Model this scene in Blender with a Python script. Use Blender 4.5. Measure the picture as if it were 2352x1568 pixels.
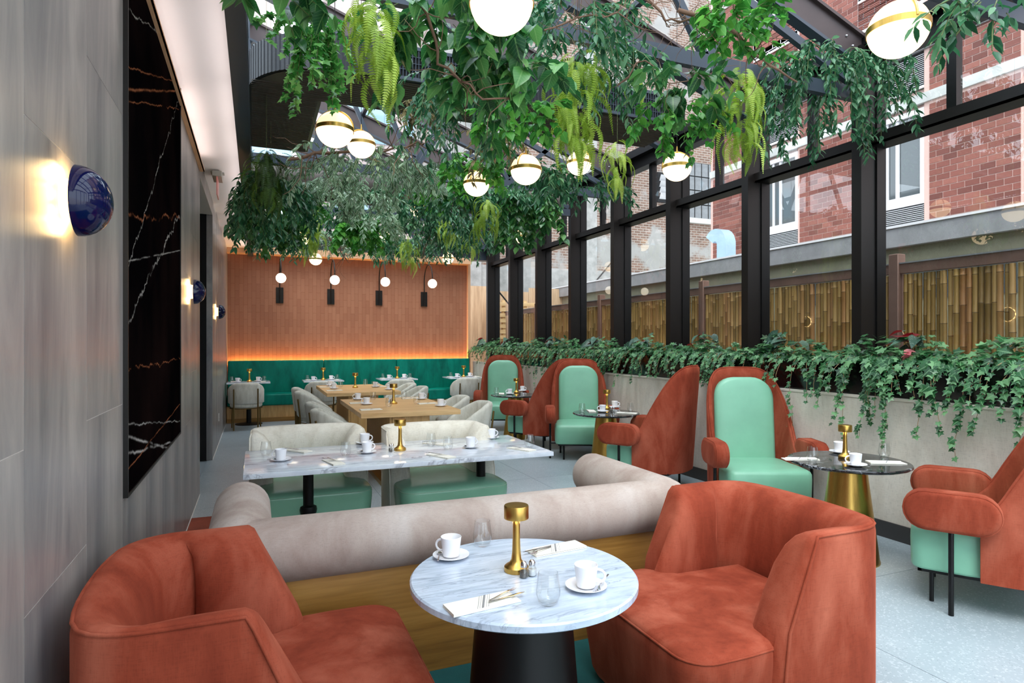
import bpy, bmesh, math, random
import numpy as np
from mathutils import Vector, Matrix
random.seed(7); rng = np.random.default_rng(11)
S = bpy.context.scene
C = S.collection
for o in list(bpy.data.objects): bpy.data.objects.remove(o, do_unlink=True)
PI = math.pi
# ------------------------------------------------------------------ camera
F_PX, VPX, HY, H_CAM = 1420.0, 588.0, 785.0, 1.62
TH = math.atan((1176 - VPX) / F_PX); CT, ST = math.cos(TH), math.sin(TH)
cam_d = bpy.data.cameras.new('camera'); cam = bpy.data.objects.new('camera', cam_d); C.objects.link(cam)
cam_d.sensor_width = 36; cam_d.lens = F_PX / 2352 * 36; cam_d.clip_end = 300
cam_d.shift_y = (HY - 784) / 2352
cam.location = (0, 0, H_CAM); cam.rotation_euler = (PI / 2, 0, -TH); S.camera = cam
# ------------------------------------------------------------------ sky, sun, exposure
w = bpy.data.worlds.new('sky'); S.world = w; w.use_nodes = True
bgn = w.node_tree.nodes['Background']; bgn.inputs[0].default_value = (0.80, 0.90, 1.0, 1); bgn.inputs[1].default_value = 3.1
sd = bpy.data.lights.new('sun', 'SUN'); sd.energy = 3.0; sd.angle = math.radians(35); sd.color = (1, .97, .92)
so = bpy.data.objects.new('sun', sd); C.objects.link(so); so.rotation_euler = (math.radians(24), math.radians(-20), 0)
S.view_settings.view_transform = 'Standard'; S.view_settings.look = 'None'; S.view_settings.gamma = 1
S.view_settings.use_curve_mapping = False; S.view_settings.exposure = 0.4
# ------------------------------------------------------------------ pixel -> world helpers (scene survey)
def onz(x, y, z):
    u = (x - 1176) / F_PX; Z = F_PX * (H_CAM - z) / (y - HY); return (Z * (ST + u * CT), Z * (CT - u * ST), z)
def onY(x, y, Y):
    u = (x - 1176) / F_PX; Z = Y / (CT - u * ST); return (Z * (ST + u * CT), Y, H_CAM - (y - HY) * Z / F_PX)
def onX(x, y, X):
    u = (x - 1176) / F_PX; Z = X / (ST + u * CT); return (X, Z * (CT - u * ST), H_CAM - (y - HY) * Z / F_PX)
def onD(x, y, Z):
    u = (x - 1176) / F_PX; return (Z * (ST + u * CT), Z * (CT - u * ST), H_CAM - (y - HY) * Z / F_PX)
# ------------------------------------------------------------------ materials
def s2l(c): return tuple(((v / 255) / 12.92 if v / 255 <= .04045 else ((v / 255 + .055) / 1.055) ** 2.4) for v in c) + (1,)
class NT:
    def __init__(s, name):
        s.m = bpy.data.materials.new(name); s.m.use_nodes = True; s.t = s.m.node_tree; s.n = s.t.nodes; s.n.clear()
        s.out = s.n.new('ShaderNodeOutputMaterial'); s.b = s.n.new('ShaderNodeBsdfPrincipled'); s.l(s.b.outputs[0], s.out.inputs[0])
    def l(s, a, b): s.t.links.new(a, b)
    def add(s, t, **k):
        n = s.n.new('ShaderNode' + t)
        for kk, v in k.items():
            if kk in n.inputs: n.inputs[kk].default_value = v
            else: setattr(n, kk, v)
        return n
    def set(s, **k):
        for kk, v in k.items(): s.b.inputs[kk.replace('_', ' ')].default_value = v
    def coord(s, scale=(1, 1, 1), rot=(0, 0, 0), kind='Object'):
        tc = s.add('TexCoord'); mp = s.add('Mapping'); mp.inputs['Scale'].default_value = scale; mp.inputs['Rotation'].default_value = rot
        s.l(tc.outputs[kind], mp.inputs[0]); return mp.outputs[0]
    def noise(s, vec, scale=5, detail=4, rough=.55, dist=0):
        n = s.add('TexNoise', Scale=scale, Detail=detail, Roughness=rough, Distortion=dist); s.l(vec, n.inputs['Vector']); return n.outputs['Fac']
    def ramp(s, fac, stops, interp='LINEAR'):
        r = s.add('ValToRGB'); r.color_ramp.interpolation = interp; e = r.color_ramp.elements
        while len(e) < len(stops): e.new(.5)
        for i, (p, c) in enumerate(stops): e[i].position = p; e[i].color = c if len(c) == 4 else tuple(c) + (1,)
        s.l(fac, r.inputs[0]); return r.outputs[0]
    def mix(s, fac, a, b, mode='MIX'):
        m = s.add('Mix'); m.data_type = 'RGBA'; m.blend_type = mode
        for sock, v in ((m.inputs[0], fac), (m.inputs[6], a), (m.inputs[7], b)):
            if hasattr(v, 'is_linked') or hasattr(v, 'links'): s.l(v, sock)
            else: sock.default_value = v
        return m.outputs[2]
    def base(s, c):
        if isinstance(c, tuple): s.b.inputs['Base Color'].default_value = c
        else: s.l(c, s.b.inputs['Base Color'])
    def bump(s, h, strength=.2, dist=.01):
        b = s.add('Bump', Strength=strength, Distance=dist); s.l(h, b.inputs['Height']); s.l(b.outputs[0], s.b.inputs['Normal'])
def plain(name, rgb, rough=.5, metal=0, spec=.5, var=0, bump=0, bscale=60):
    t = NT(name); c = s2l(rgb); t.set(Roughness=rough, Metallic=metal); t.b.inputs['Specular IOR Level'].default_value = spec
    if var:
        f = t.noise(t.coord(), 4, 5); d = tuple(max(0, v * (1 - var)) for v in c[:3]); e = tuple(min(1, v * (1 + var)) for v in c[:3])
        t.base(t.ramp(f, [(.3, d), (.7, e)]))
    else: t.base(c)
    if bump: t.bump(t.noise(t.coord(), bscale, 3), bump, .005)
    return t.m
def velvet(name, dark, mid, light, sheen=.5, scale=3.0, weave=260, rough=.85):
    t = NT(name); co = t.coord()
    f = t.noise(t.coord((1.6, 1.6, .55)), scale, 6, .6, .35); col = t.ramp(f, [(.28, s2l(dark)), (.5, s2l(mid)), (.74, s2l(light))])
    a = t.noise(t.coord((weave, weave, weave * .12)), 1, 2); b = t.noise(t.coord((weave * .12, weave * .12, weave)), 1, 2)
    m = t.add('Math', operation='ADD'); t.l(a, m.inputs[0]); t.l(b, m.inputs[1])
    col = t.mix(.35, col, t.ramp(m.outputs[0], [(.7, (.55, .55, .55)), (1.3, (1, 1, 1))]), 'MULTIPLY')
    t.base(col); t.set(Roughness=rough); t.b.inputs['Sheen Weight'].default_value = sheen; t.b.inputs['Sheen Roughness'].default_value = .4
    t.b.inputs['Sheen Tint'].default_value = s2l(light); t.b.inputs['Specular IOR Level'].default_value = .15
    t.bump(m.outputs[0], .12, .002); return t.m
def leather(name, rgb, rough=.38):
    t = NT(name); co = t.coord(); c = s2l(rgb); f = t.noise(co, 3, 4)
    t.base(t.ramp(f, [(.3, tuple(v * .9 for v in c[:3])), (.7, tuple(min(1, v * 1.06) for v in c[:3]))]))
    v = t.add('TexVoronoi', Scale=320); t.l(co, v.inputs['Vector']); t.bump(v.outputs['Distance'], .08, .002); t.set(Roughness=rough); return t.m
def wood(name, dark, mid, light, axis=0, scale=1.0, rough=.45):
    t = NT(name); sc = [14 * scale] * 3; sc[axis] = .9 * scale; co = t.coord(tuple(sc))
    f = t.noise(co, 1.6, 6, .6, .6); g = t.noise(t.coord(tuple(v * 9 for v in sc)), 1, 3)
    col = t.ramp(f, [(.3, s2l(dark)), (.5, s2l(mid)), (.72, s2l(light))])
    col = t.mix(.5, col, t.ramp(g, [(.35, (.72, .7, .66)), (.6, (1, 1, 1))]), 'MULTIPLY'); t.base(col); t.set(Roughness=rough); t.bump(g, .06, .002); return t.m
def marble(name, base1, base2, vein, vein2=None, scale=1.6, rot=(0, 0, .5), rough=.08, width=.02, squash=(1, 3.2, 1), amount=.9):
    t = NT(name); co = t.coord(squash, rot); d = t.noise(co, scale * 1.2, 5, .6)
    col = t.ramp(t.noise(co, scale * 2.2, 7, .65, 1.2), [(.3, s2l(base2)), (.62, s2l(base1))])
    for i, (vv, k, wd) in enumerate(((vein, scale, width), (vein2 or vein, scale * 2.3, width * .6))):
        n = t.noise(co, k, 6, .55, 1.5); a = t.add('Math', operation='SUBTRACT'); t.l(n, a.inputs[0]); a.inputs[1].default_value = .5 + .04 * i
        b = t.add('Math', operation='ABSOLUTE'); t.l(a.outputs[0], b.inputs[0])
        msk = t.ramp(b.outputs[0], [(0, (amount,) * 3), (wd, (0, 0, 0))])
        m2 = t.add('Math', operation='MULTIPLY'); t.l(msk, m2.inputs[0]); t.l(t.ramp(d, [(.42, (0, 0, 0)), (.6, (1, 1, 1))]), m2.inputs[1])
        col = t.mix(m2.outputs[0], col, s2l(vv))
    t.base(col); t.set(Roughness=rough); return t.m
def thinglass(name, tint=(1, 1, 1), ior=1.45, rough=0.0, boost=1.0):
    t = NT(name); t.n.remove(t.b); tr = t.add('BsdfTransparent'); tr.inputs[0].default_value = tint + (1,)
    gl = t.add('BsdfGlossy'); gl.inputs['Roughness'].default_value = rough; fr = t.add('LayerWeight', Blend=.5); mx = t.add('MixShader'); f0 = ((ior - 1) / (ior + 1)) ** 2 * boost * 1.9
    pw_ = t.add('Math', operation='POWER'); t.l(fr.outputs['Facing'], pw_.inputs[0]); pw_.inputs[1].default_value = 5
    m = t.add('Math', operation='MULTIPLY_ADD'); m.use_clamp = True; t.l(pw_.outputs[0], m.inputs[0]); m.inputs[1].default_value = 1 - f0; m.inputs[2].default_value = f0
    t.l(m.outputs[0], mx.inputs[0]); t.l(tr.outputs[0], mx.inputs[1]); t.l(gl.outputs[0], mx.inputs[2]); t.l(mx.outputs[0], t.out.inputs[0]); return t.m
def emit(name, rgb, strength, rough=.3):
    t = NT(name); c = s2l(rgb); t.base(c); t.set(Roughness=rough); t.b.inputs['Emission Color'].default_value = c; t.b.inputs['Emission Strength'].default_value = strength; return t.m
def brass(name, rgb=(186, 148, 70), rough=.28, axis=2):
    t = NT(name); sc = [90] * 3; sc[axis] = 3; f = t.noise(t.coord(tuple(sc)), 2, 3); c = s2l(rgb)
    t.base(t.ramp(f, [(.3, tuple(v * .85 for v in c[:3])), (.7, c)])); t.set(Metallic=1, Roughness=rough); t.bump(f, .04, .002); return t.m
def leafmat(name, dark, mid, light, rough=.38, vein=None, stripe=None, under=None, spots=None, trans=.42):
    t = NT(name); at = t.add('Attribute'); at.attribute_name = 'rnd'; oi = t.add('ObjectInfo')
    a = t.add('Math', operation='ADD'); t.l(at.outputs['Fac'], a.inputs[0]); t.l(oi.outputs['Random'], a.inputs[1])
    fr = t.add('Math', operation='FRACT'); t.l(a.outputs[0], fr.inputs[0])
    col = t.ramp(fr.outputs[0], [(0, s2l(dark)), (.55, s2l(mid)), (1, s2l(light))])
    uv = t.add('UVMap'); uv.uv_map = 'leafuv'; sp = t.add('SeparateXYZ'); t.l(uv.outputs[0], sp.inputs[0])
    ab = t.add('Math', operation='ABSOLUTE'); t.l(sp.outputs[0], ab.inputs[0])
    if stripe:
        col = t.mix(t.ramp(ab.outputs[0], [(0, (0, 0, 0)), (.22, (0, 0, 0)), (.34, (.8,) * 3), (.58, (.8,) * 3), (.7, (0, 0, 0))]), col, s2l(stripe))
    if vein:
        col = t.mix(t.ramp(ab.outputs[0], [(0, (.75,) * 3), (.10, (0, 0, 0))]), col, s2l(vein))
        wv = t.add('Math', operation='MULTIPLY_ADD'); t.l(ab.outputs[0], wv.inputs[0]); wv.inputs[1].default_value = -.35; t.l(sp.outputs[1], wv.inputs[2])
        sn = t.add('Math', operation='MULTIPLY'); t.l(wv.outputs[0], sn.inputs[0]); sn.inputs[1].default_value = 42
        s2 = t.add('Math', operation='SINE'); t.l(sn.outputs[0], s2.inputs[0])
        col = t.mix(t.ramp(s2.outputs[0], [(.9, (0, 0, 0)), (1, (.35,) * 3)]), col, s2l(vein))
    if spots:
        v = t.add('TexVoronoi', Scale=9); t.l(uv.outputs[0], v.inputs['Vector']); col = t.mix(t.ramp(v.outputs['Distance'], [(.16, (.9,) * 3), (.22, (0, 0, 0))]), col, s2l(spots))
    if under:
        g = t.add('NewGeometry'); col = t.mix(g.outputs['Backfacing'], col, s2l(under))
    t.base(col); t.set(Roughness=rough)
    tl = t.add('BsdfTranslucent'); mx = t.add('MixShader'); mx.inputs[0].default_value = trans
    t.l(col, tl.inputs[0]); t.l(t.b.outputs[0], mx.inputs[1]); t.l(tl.outputs[0], mx.inputs[2]); t.l(mx.outputs[0], t.out.inputs[0]); return t.m
M = {}
M['rust'] = velvet('rust_velvet', (104, 37, 22), (138, 60, 40), (170, 92, 70), .55, 2.4)
M['suede'] = velvet('taupe_suede', (150, 130, 121), (174, 159, 150), (191, 181, 175), .2, 2.2, 420, .75)
M['linen'] = velvet('cream_linen', (206, 198, 182), (222, 216, 203), (233, 228, 216), .1, 5, 200, .9)
M['greyvelvet'] = velvet('pale_grey_velvet', (186, 182, 168), (208, 205, 193), (222, 220, 210), .2, 9, 420, .8)
M['emerald'] = velvet('emerald_velvet', (0, 84, 72), (0, 118, 100), (10, 140, 120), .25, 3, 420, .45)
M['mint'] = leather('mint_leather', (126, 184, 155), .36); M['sage'] = leather('sage_leather', (128, 178, 150), .22)
M['stitch'] = plain('pale_stitching', (150, 186, 160), .6)
M['oak'] = wood('golden_oak', (128, 88, 36), (160, 114, 50), (180, 134, 66), 0, .6)
M['oaklight'] = wood('light_oak', (206, 158, 100), (222, 180, 124), (234, 196, 142), 0, .8)
M['oakv'] = wood('light_oak_upright', (196, 148, 86), (214, 170, 108), (226, 184, 126), 2, .8)
M['marble'] = marble('white_marble', (226, 232, 240), (206, 214, 226), (128, 132, 146), (158, 158, 172), 2.1, (0, 0, .25), .09, .045, (.8, 3.4, 1), .8)
M['marble2'] = marble('pale_blue_marble', (206, 218, 234), (180, 194, 212), (130, 140, 160), (150, 160, 178), 2.4, (0, 0, .12), .16, .03, (.7, 4.5, 1), .7)
def veined_black():
    t = NT('black_marble'); tc = t.add('TexCoord'); sp = t.add('SeparateXYZ'); t.l(tc.outputs['Object'], sp.inputs[0]); col = None
    n1 = t.noise(t.coord((1, 1.6, 1.6)), 2.5, 6, .65, .6); n2 = t.noise(t.coord((1, 2, 2)), 1.7, 4); base = t.ramp(t.noise(t.coord(), 1.3, 4), [(.4, s2l((6, 5, 6))), (.75, s2l((24, 15, 14)))]); col = base
    L_ = [(1.255, .19, .16, 1), (1.93, .353, .05, 1), (1.06, .16, .02, 0), (.77, .43, .22, 0), (.57, 0, .12, 1), (.33, -.11, .06, 0), (.20, -.12, .05, 0), (.12, .05, .03, 1), (2.2, .34, .10, 0), (1.83, .37, .03, 1), (1.78, .33, .06, 1), (2.45, .2, .2, 0), (.28, -.2, .03, 0), (1.0, .75, .2, 0)]
    for i, (b, a, amp, rust) in enumerate(L_):
        m1 = t.add('Math', operation='MULTIPLY_ADD'); t.l(sp.outputs[1], m1.inputs[0]); m1.inputs[1].default_value = -a; t.l(sp.outputs[2], m1.inputs[2])
        m2 = t.add('Math', operation='MULTIPLY_ADD'); t.l(n1, m2.inputs[0]); m2.inputs[1].default_value = amp; t.l(m1.outputs[0], m2.inputs[2])
        m3 = t.add('Math', operation='SUBTRACT'); t.l(m2.outputs[0], m3.inputs[0]); m3.inputs[1].default_value = b + amp * .5
        m4 = t.add('Math', operation='ABSOLUTE'); t.l(m3.outputs[0], m4.inputs[0]); wd = .0045 + .004 * (i % 3 == 0)
        k = t.ramp(m4.outputs[0], [(0, (1, 1, 1)), (wd, (0, 0, 0))]); m5 = t.add('Math', operation='MULTIPLY'); t.l(k, m5.inputs[0]); t.l(t.ramp(n2, [(.38 - .06 * (i % 2), (.0,) * 3), (.6, (.8,) * 3)]), m5.inputs[1])
        col = t.mix(m5.outputs[0], col, s2l((176, 110, 76) if rust else (190, 186, 182)))
    t.base(col); t.set(Roughness=.4); t.b.inputs['Specular IOR Level'].default_value = 0; return t.m
M['blackmarble'] = veined_black(); M['_old'] = marble('black_marble', (9, 8, 9), (4, 4, 5), (200, 176, 150), (150, 84, 56), .75, (.10, 0, 0), .3, .0035, (1, .5, 1.7), .95)
M['darkmarble'] = marble('dark_green_marble', (42, 42, 44), (24, 24, 27), (170, 172, 178), (120, 122, 130), 2.2, (0, 0, .9), .06, .014, (1, 1.6, 1), .8)
def stone_wall():
    t = NT('grey_stone'); co = t.coord((2.6, 2.6, .42), (.22, 0, 0))
    f = t.noise(co, 1.2, 9, .68, 1.1); g = t.noise(t.coord((1.2, 1.2, .25)), 1.3, 4)
    col = t.ramp(f, [(.28, s2l((78, 79, 86))), (.42, s2l((124, 121, 121))), (.58, s2l((156, 150, 146))), (.76, s2l((180, 174, 168)))])
    col = t.mix(.5, col, t.ramp(g, [(.3, (.68, .68, .72)), (.7, (1, .99, .97))]), 'MULTIPLY'); t.base(col); t.set(Roughness=.33); return t.m
M['stone'] = stone_wall(); M['grout'] = plain('pale_grout', (205, 200, 194), .8)
def terrazzo():
    t = NT('terrazzo'); co = t.coord(); v = t.add('TexVoronoi', Scale=110); t.l(co, v.inputs['Vector']); f = t.noise(co, 1.2, 5)
    col = t.ramp(f, [(.3, s2l((146, 158, 165))), (.7, s2l((163, 175, 181)))])
    v2 = t.add('TexVoronoi', Scale=45); t.l(co, v2.inputs['Vector'])
    col = t.mix(t.ramp(v.outputs['Color'], [(.75, (0, 0, 0)), (.8, (.5,) * 3)]), col, s2l((196, 204, 208)))
    col = t.mix(t.ramp(v2.outputs['Distance'], [(.10, (.75,) * 3), (.14, (0, 0, 0))]), col, s2l((96, 106, 114)))
    t.base(col); t.set(Roughness=.32); return t.m
M['terrazzo'] = terrazzo(); M['joint'] = plain('floor_joint', (140, 150, 156), .7)
def copper_tiles():
    t = NT('copper_strip_tiles'); co = t.coord(rot=(PI / 2, 0, PI / 2)); b = t.add('TexBrick')
    b.offset = .5; b.inputs['Scale'].default_value = 1; b.inputs['Brick Width'].default_value = .30; b.inputs['Row Height'].default_value = .082
    b.inputs['Mortar Size'].default_value = .003; b.inputs['Color1'].default_value = s2l((172, 117, 88)); b.inputs['Color2'].default_value = s2l((160, 104, 76)); b.inputs['Mortar'].default_value = s2l((140, 84, 54))
    t.l(co, b.inputs['Vector']); n = t.noise(t.coord((18, 18, 60)), 2, 4); col = t.mix(.3, b.outputs['Color'], t.ramp(n, [(.3, (.7, .66, .62)), (.7, (1, 1, 1))]), 'MULTIPLY')
    t.base(col); t.set(Roughness=.55); t.bump(b.outputs['Fac'], -.2, .004); return t.m
M['copper'] = copper_tiles(); M['coppertrim'] = plain('peach_trim', (214, 168, 130), .6)
M['ceil'] = plain('ceiling_paint', (248, 242, 241), .8); M['ceil2'] = plain('grey_ceiling_paint', (212, 214, 214), .8)
M['black'] = plain('black_steel', (9, 9, 10), .4, spec=.3); M['bronze'] = plain('dark_bronze_steel', (18, 14, 12), .45, spec=.3); M['bluesteel'] = plain('blue_grey_steel', (52, 62, 74), .4)
M['purplesteel'] = plain('plum_brown_steel', (66, 54, 54), .5, var=.15)
M['brass'] = brass('brushed_brass', (206, 166, 88), .3); M['brassdark'] = brass('aged_brass', (128, 104, 62), .35); M['ceramic'] = plain('white_ceramic', (240, 240, 244), .12)
M['steel'] = plain('polished_steel', (200, 200, 205), .12, 1); M['napkin'] = plain('cream_napkin', (240, 236, 224), .8, bump=.1, bscale=300)
M['napstripe'] = plain('grey_stripe_thread', (140, 140, 142), .8)
M['tumbler'] = thinglass('clear_glass', (.985, .99, .99), 1.5, 0, .8); M['shakerglass'] = thinglass('shaker_glass', (.9, .92, .92), 1.5, .05, 1.6)
M['pepper'] = plain('ground_pepper', (96, 88, 80), .9); M['salt'] = plain('table_salt', (235, 235, 235), .9)
M['windowglass'] = thinglass('window_glass', (.93, .96, .96), 1.5, 0, 1.25); M['roofglass'] = thinglass('roof_glass', (.95, .98, 1.0), 1.45, 0, .9)
M['opal'] = emit('lit_opal_glass', (255, 218, 162), 1.05); M['opallow'] = emit('bright_opal_glass', (255, 226, 178), 2.6); M['opalsmall'] = emit('lit_small_opal', (255, 240, 214), 3)
M['led'] = emit('amber_led', (255, 150, 40), 9); M['fillglow'] = emit('ceiling_fill_glow', (255, 226, 214), 1.0); M['ledwarm'] = emit('warm_led', (255, 206, 120), 2.5)  # the pale one is for the added ceiling fill strip
M['bluegloss'] = plain('cobalt_enamel', (7, 12, 58), .07, spec=.4); M['white'] = plain('white_plastic', (232, 230, 224), .4)
M['duct'] = plain('painted_duct', (17, 21, 29), .45, var=.2, bump=.4, bscale=40); M['ductbottom'] = plain('duct_underside', (72, 64, 58), .38, var=.2)
M['beige'] = velvet('beige_textile_panel', (206, 197, 184), (216, 208, 196), (224, 217, 206), 0, 6, 220, .9)
M['beigetrim'] = plain('beige_trim', (218, 210, 198), .6); M['baseboard'] = plain('charcoal_baseboard', (58, 56, 56), .4)
M['planter'] = plain('gloss_black_planter', (12, 12, 15), .12); M['soil'] = plain('dark_soil', (30, 24, 18), .95)
M['teal'] = plain('teal_carpet', (16, 84, 84), .95, var=.2, bump=.4, bscale=400); M['rustcarpet'] = plain('rust_carpet', (140, 64, 42), .95, var=.2, bump=.4, bscale=400)
M['stem'] = plain('green_stem', (92, 104, 58), .6); M['twig'] = plain('brown_twig', (112, 84, 66), .8, var=.25); M['redstem'] = plain('tan_vine_stem', (150, 120, 84), .7)
M['pothos'] = leafmat('pothos_leaf', (26, 76, 42), (52, 116, 60), (108, 164, 88), .28, vein=(136, 180, 112))
M['heart'] = leafmat('bright_leaf', (34, 104, 40), (66, 148, 54), (120, 190, 80), .4, vein=(130, 190, 95))
M['ruscus'] = leafmat('dark_vine_leaf', (26, 72, 46), (52, 114, 74), (122, 170, 128), .32)
M['trad'] = leafmat('striped_leaf', (52, 98, 60), (92, 144, 96), (146, 186, 144), .4, stripe=(214, 226, 206))
M['brownleaf'] = leafmat('brown_striped_leaf', (64, 56, 36), (104, 92, 58), (150, 136, 92), .5, stripe=(182, 170, 128))
M['fernlime'] = leafmat('lime_fern', (116, 148, 40), (156, 188, 62), (196, 218, 104), .5); M['ferndark'] = leafmat('dark_fern', (40, 66, 20), (64, 96, 28), (92, 128, 40), .55)
M['ferngreen'] = leafmat('green_fern', (34, 90, 54), (52, 120, 72), (90, 156, 100), .5)
M['ivy'] = leafmat('ivy_leaf', (18, 62, 34), (46, 106, 58), (126, 176, 122), .28, vein=(136, 180, 130)); M['ivyhang'] = leafmat('hanging_ivy_leaf', (42, 114, 46), (82, 160, 70), (150, 206, 116), .35)
M['begonia'] = leafmat('begonia_leaf', (40, 72, 60), (64, 102, 84), (96, 132, 112), .35, spots=(214, 222, 212), under=(120, 24, 30)); M['caladium'] = leafmat('pink_leaf', (190, 90, 100), (210, 120, 125), (226, 150, 150), .5)
def brickmat():
    t = NT('red_brick'); oi = t.add('ObjectInfo'); at = t.add('Attribute'); at.attribute_name = 'rnd'; a = t.add('Math', operation='ADD'); t.l(oi.outputs['Random'], a.inputs[0]); t.l(at.outputs['Fac'], a.inputs[1])
    f = t.add('Math', operation='FRACT'); t.l(a.outputs[0], f.inputs[0]); col = t.ramp(f.outputs[0], [(0, s2l((98, 54, 46))), (.4, s2l((122, 70, 60))), (1, s2l((140, 86, 74)))])
    n = t.noise(t.coord(), 25, 5); col = t.mix(.35, col, t.ramp(n, [(.3, (.65, .62, .6)), (.7, (1, 1, 1))]), 'MULTIPLY'); t.base(col); t.set(Roughness=.85); return t.m
M['brick'] = brickmat(); M['mortar'] = plain('pale_mortar', (196, 164, 154), .9)
def oldbrick():
    t = NT('old_tan_brick'); co = t.coord(rot=(PI / 2, 0, 0)); b = t.add('TexBrick'); b.inputs['Scale'].default_value = 1; b.inputs['Brick Width'].default_value = .24; b.inputs['Row Height'].default_value = .085; b.inputs['Mortar Size'].default_value = .014
    b.inputs['Color1'].default_value = s2l((128, 100, 86)); b.inputs['Color2'].default_value = s2l((102, 78, 66)); b.inputs['Mortar'].default_value = s2l((148, 138, 128)); t.l(co, b.inputs['Vector'])
    n = t.noise(t.coord(), .55, 6, .6); col = t.mix(t.ramp(n, [(.5, (0, 0, 0)), (.56, (1, 1, 1))]), b.outputs['Color'], s2l((146, 144, 140)))
    n2 = t.noise(t.coord(), 1.6, 5); col = t.mix(.5, col, t.ramp(n2, [(.3, (.62, .6, .6)), (.7, (1, 1, 1))]), 'MULTIPLY'); t.base(col); t.set(Roughness=.9); t.bump(b.outputs['Fac'], -.4, .01); return t.m
M['oldbrick'] = oldbrick(); M['stucco'] = plain('grey_stucco', (140, 139, 136), .9, var=.25); M['pinkwall'] = plain('pale_pink_facade', (186, 170, 166), .85, var=.06)
M['facglass'] = plain('facade_glass', (150, 180, 196), .06, spec=.9); M['concrete'] = plain('grey_concrete_band', (176, 176, 172), .85, var=.15); M['pavement'] = plain('pale_pavement', (214, 210, 204), .85, var=.08); M['metalcap'] = plain('grey_flashing', (128, 128, 130), .5, var=.15)
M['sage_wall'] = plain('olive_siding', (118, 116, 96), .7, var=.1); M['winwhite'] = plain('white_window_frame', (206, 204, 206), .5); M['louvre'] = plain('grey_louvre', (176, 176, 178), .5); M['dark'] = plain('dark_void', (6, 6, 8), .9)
M['curtain'] = plain('grey_curtain', (128, 124, 122), .8, var=.2); M['winpane'] = plain('dusky_window_pane', (70, 76, 78), .06, spec=.9)
M['fencewood'] = plain('brown_fence_timber', (112, 84, 72), .75, var=.15); M['ply'] = wood('raw_plywood', (170, 140, 110), (190, 160, 128), (206, 178, 146), 2, .4, .8); M['pallet'] = wood('pale_pallet_wood', (196, 160, 112), (214, 180, 130), (226, 196, 150), 0, .6, .8)
M['galv'] = plain('galvanised_vent', (170, 196, 216), .35, .3, var=.08); M['cable'] = plain('black_cable', (16, 16, 16), .6)
def bamboomat():
    t = NT('bamboo'); oi = t.add('ObjectInfo'); col = t.ramp(oi.outputs['Random'], [(0, s2l((128, 98, 48))), (.35, s2l((160, 126, 68))), (.7, s2l((176, 140, 84))), (1, s2l((158, 108, 62)))])
    n = t.noise(t.coord((20, 20, 1.4)), 1.5, 4); col = t.mix(.2, col, t.ramp(n, [(.3, (.7, .66, .6)), (.7, (1, 1, 1))]), 'MULTIPLY'); t.base(col); t.set(Roughness=.38); return t.m
M['bamboo'] = bamboomat(); M['bamboonode'] = plain('bamboo_node', (92, 68, 36), .6); M['pink'] = plain('pink_acrylic', (226, 140, 136), .3); M['greybox'] = plain('grey_metal_box', (150, 150, 142), .45)
# ------------------------------------------------------------------ mesh helpers
class MB:
    def __init__(s): s.v = []; s.f = []
    def add(s, v, f): o = len(s.v); s.v += [tuple(p) for p in v]; s.f += [tuple(i + o for i in q) for q in f]; return s
    def box(s, x0, x1, y0, y1, z0, z1):
        v = [(x, y, z) for z in (z0, z1) for y in (y0, y1) for x in (x0, x1)]
        return s.add(v, [(0, 2, 3, 1), (4, 5, 7, 6), (0, 1, 5, 4), (2, 6, 7, 3), (0, 4, 6, 2), (1, 3, 7, 5)])
    def cbox(s, c, size, mat=None):
        hx, hy, hz = size[0] / 2, size[1] / 2, size[2] / 2; b = MB().box(-hx, hx, -hy, hy, -hz, hz)
        v = [Vector(p) for p in b.v]; v = [(mat @ p if mat else p) + Vector(c) for p in v]; return s.add(v, b.f)
    def loft(s, rings, closed=True, cap0=True, cap1=True):
        n = len(rings[0]); v = [p for r in rings for p in r]; f = []
        for i in range(len(rings) - 1):
            for j in range(n if closed else n - 1):
                k = (j + 1) % n; f.append((i * n + j, i * n + k, (i + 1) * n + k, (i + 1) * n + j))
        if cap0: f.append(tuple(range(n))[::-1])
        if cap1: f.append(tuple(range((len(rings) - 1) * n, len(rings) * n)))
        return s.add(v, f)
    def lathe(s, prof, n=24, c=(0, 0, 0), cap0=True, cap1=True):
        return s.loft([[(c[0] + r * math.cos(2 * PI * j / n), c[1] + r * math.sin(2 * PI * j / n), c[2] + z) for j in range(n)] for r, z in prof], True, cap0, cap1)
    def tube(s, pts, r, n=8, cap=True):
        pts = [Vector(p) for p in pts]; rr = r if isinstance(r, (list, tuple)) else [r] * len(pts); rings = []; up = Vector((0, 0, 1))
        t0 = (pts[1] - pts[0]).normalized(); u = t0.cross(up) if abs(t0.z) < .95 else t0.cross(Vector((1, 0, 0))); u.normalize()
        for i, p in enumerate(pts):
            t = (pts[min(i + 1, len(pts) - 1)] - pts[max(i - 1, 0)]); t = t.normalized() if t.length > 1e-9 else t0
            u = (u - t * u.dot(t)); u = u.normalized() if u.length > 1e-6 else t.orthogonal().normalized(); w_ = t.cross(u)
            rings.append([tuple(p + (u * math.cos(2 * PI * j / n) + w_ * math.sin(2 * PI * j / n)) * rr[i]) for j in range(n)])
        return s.loft(rings, True, cap, cap)
    def sphere(s, c, r, n=24, m=14, sx=1, sy=1, sz=1):
        prof = [(max(1e-4, r * math.sin(PI * i / m)), -r * math.cos(PI * i / m) * sz) for i in range(m + 1)]
        return s.lathe(prof, n, c, True, True)
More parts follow.
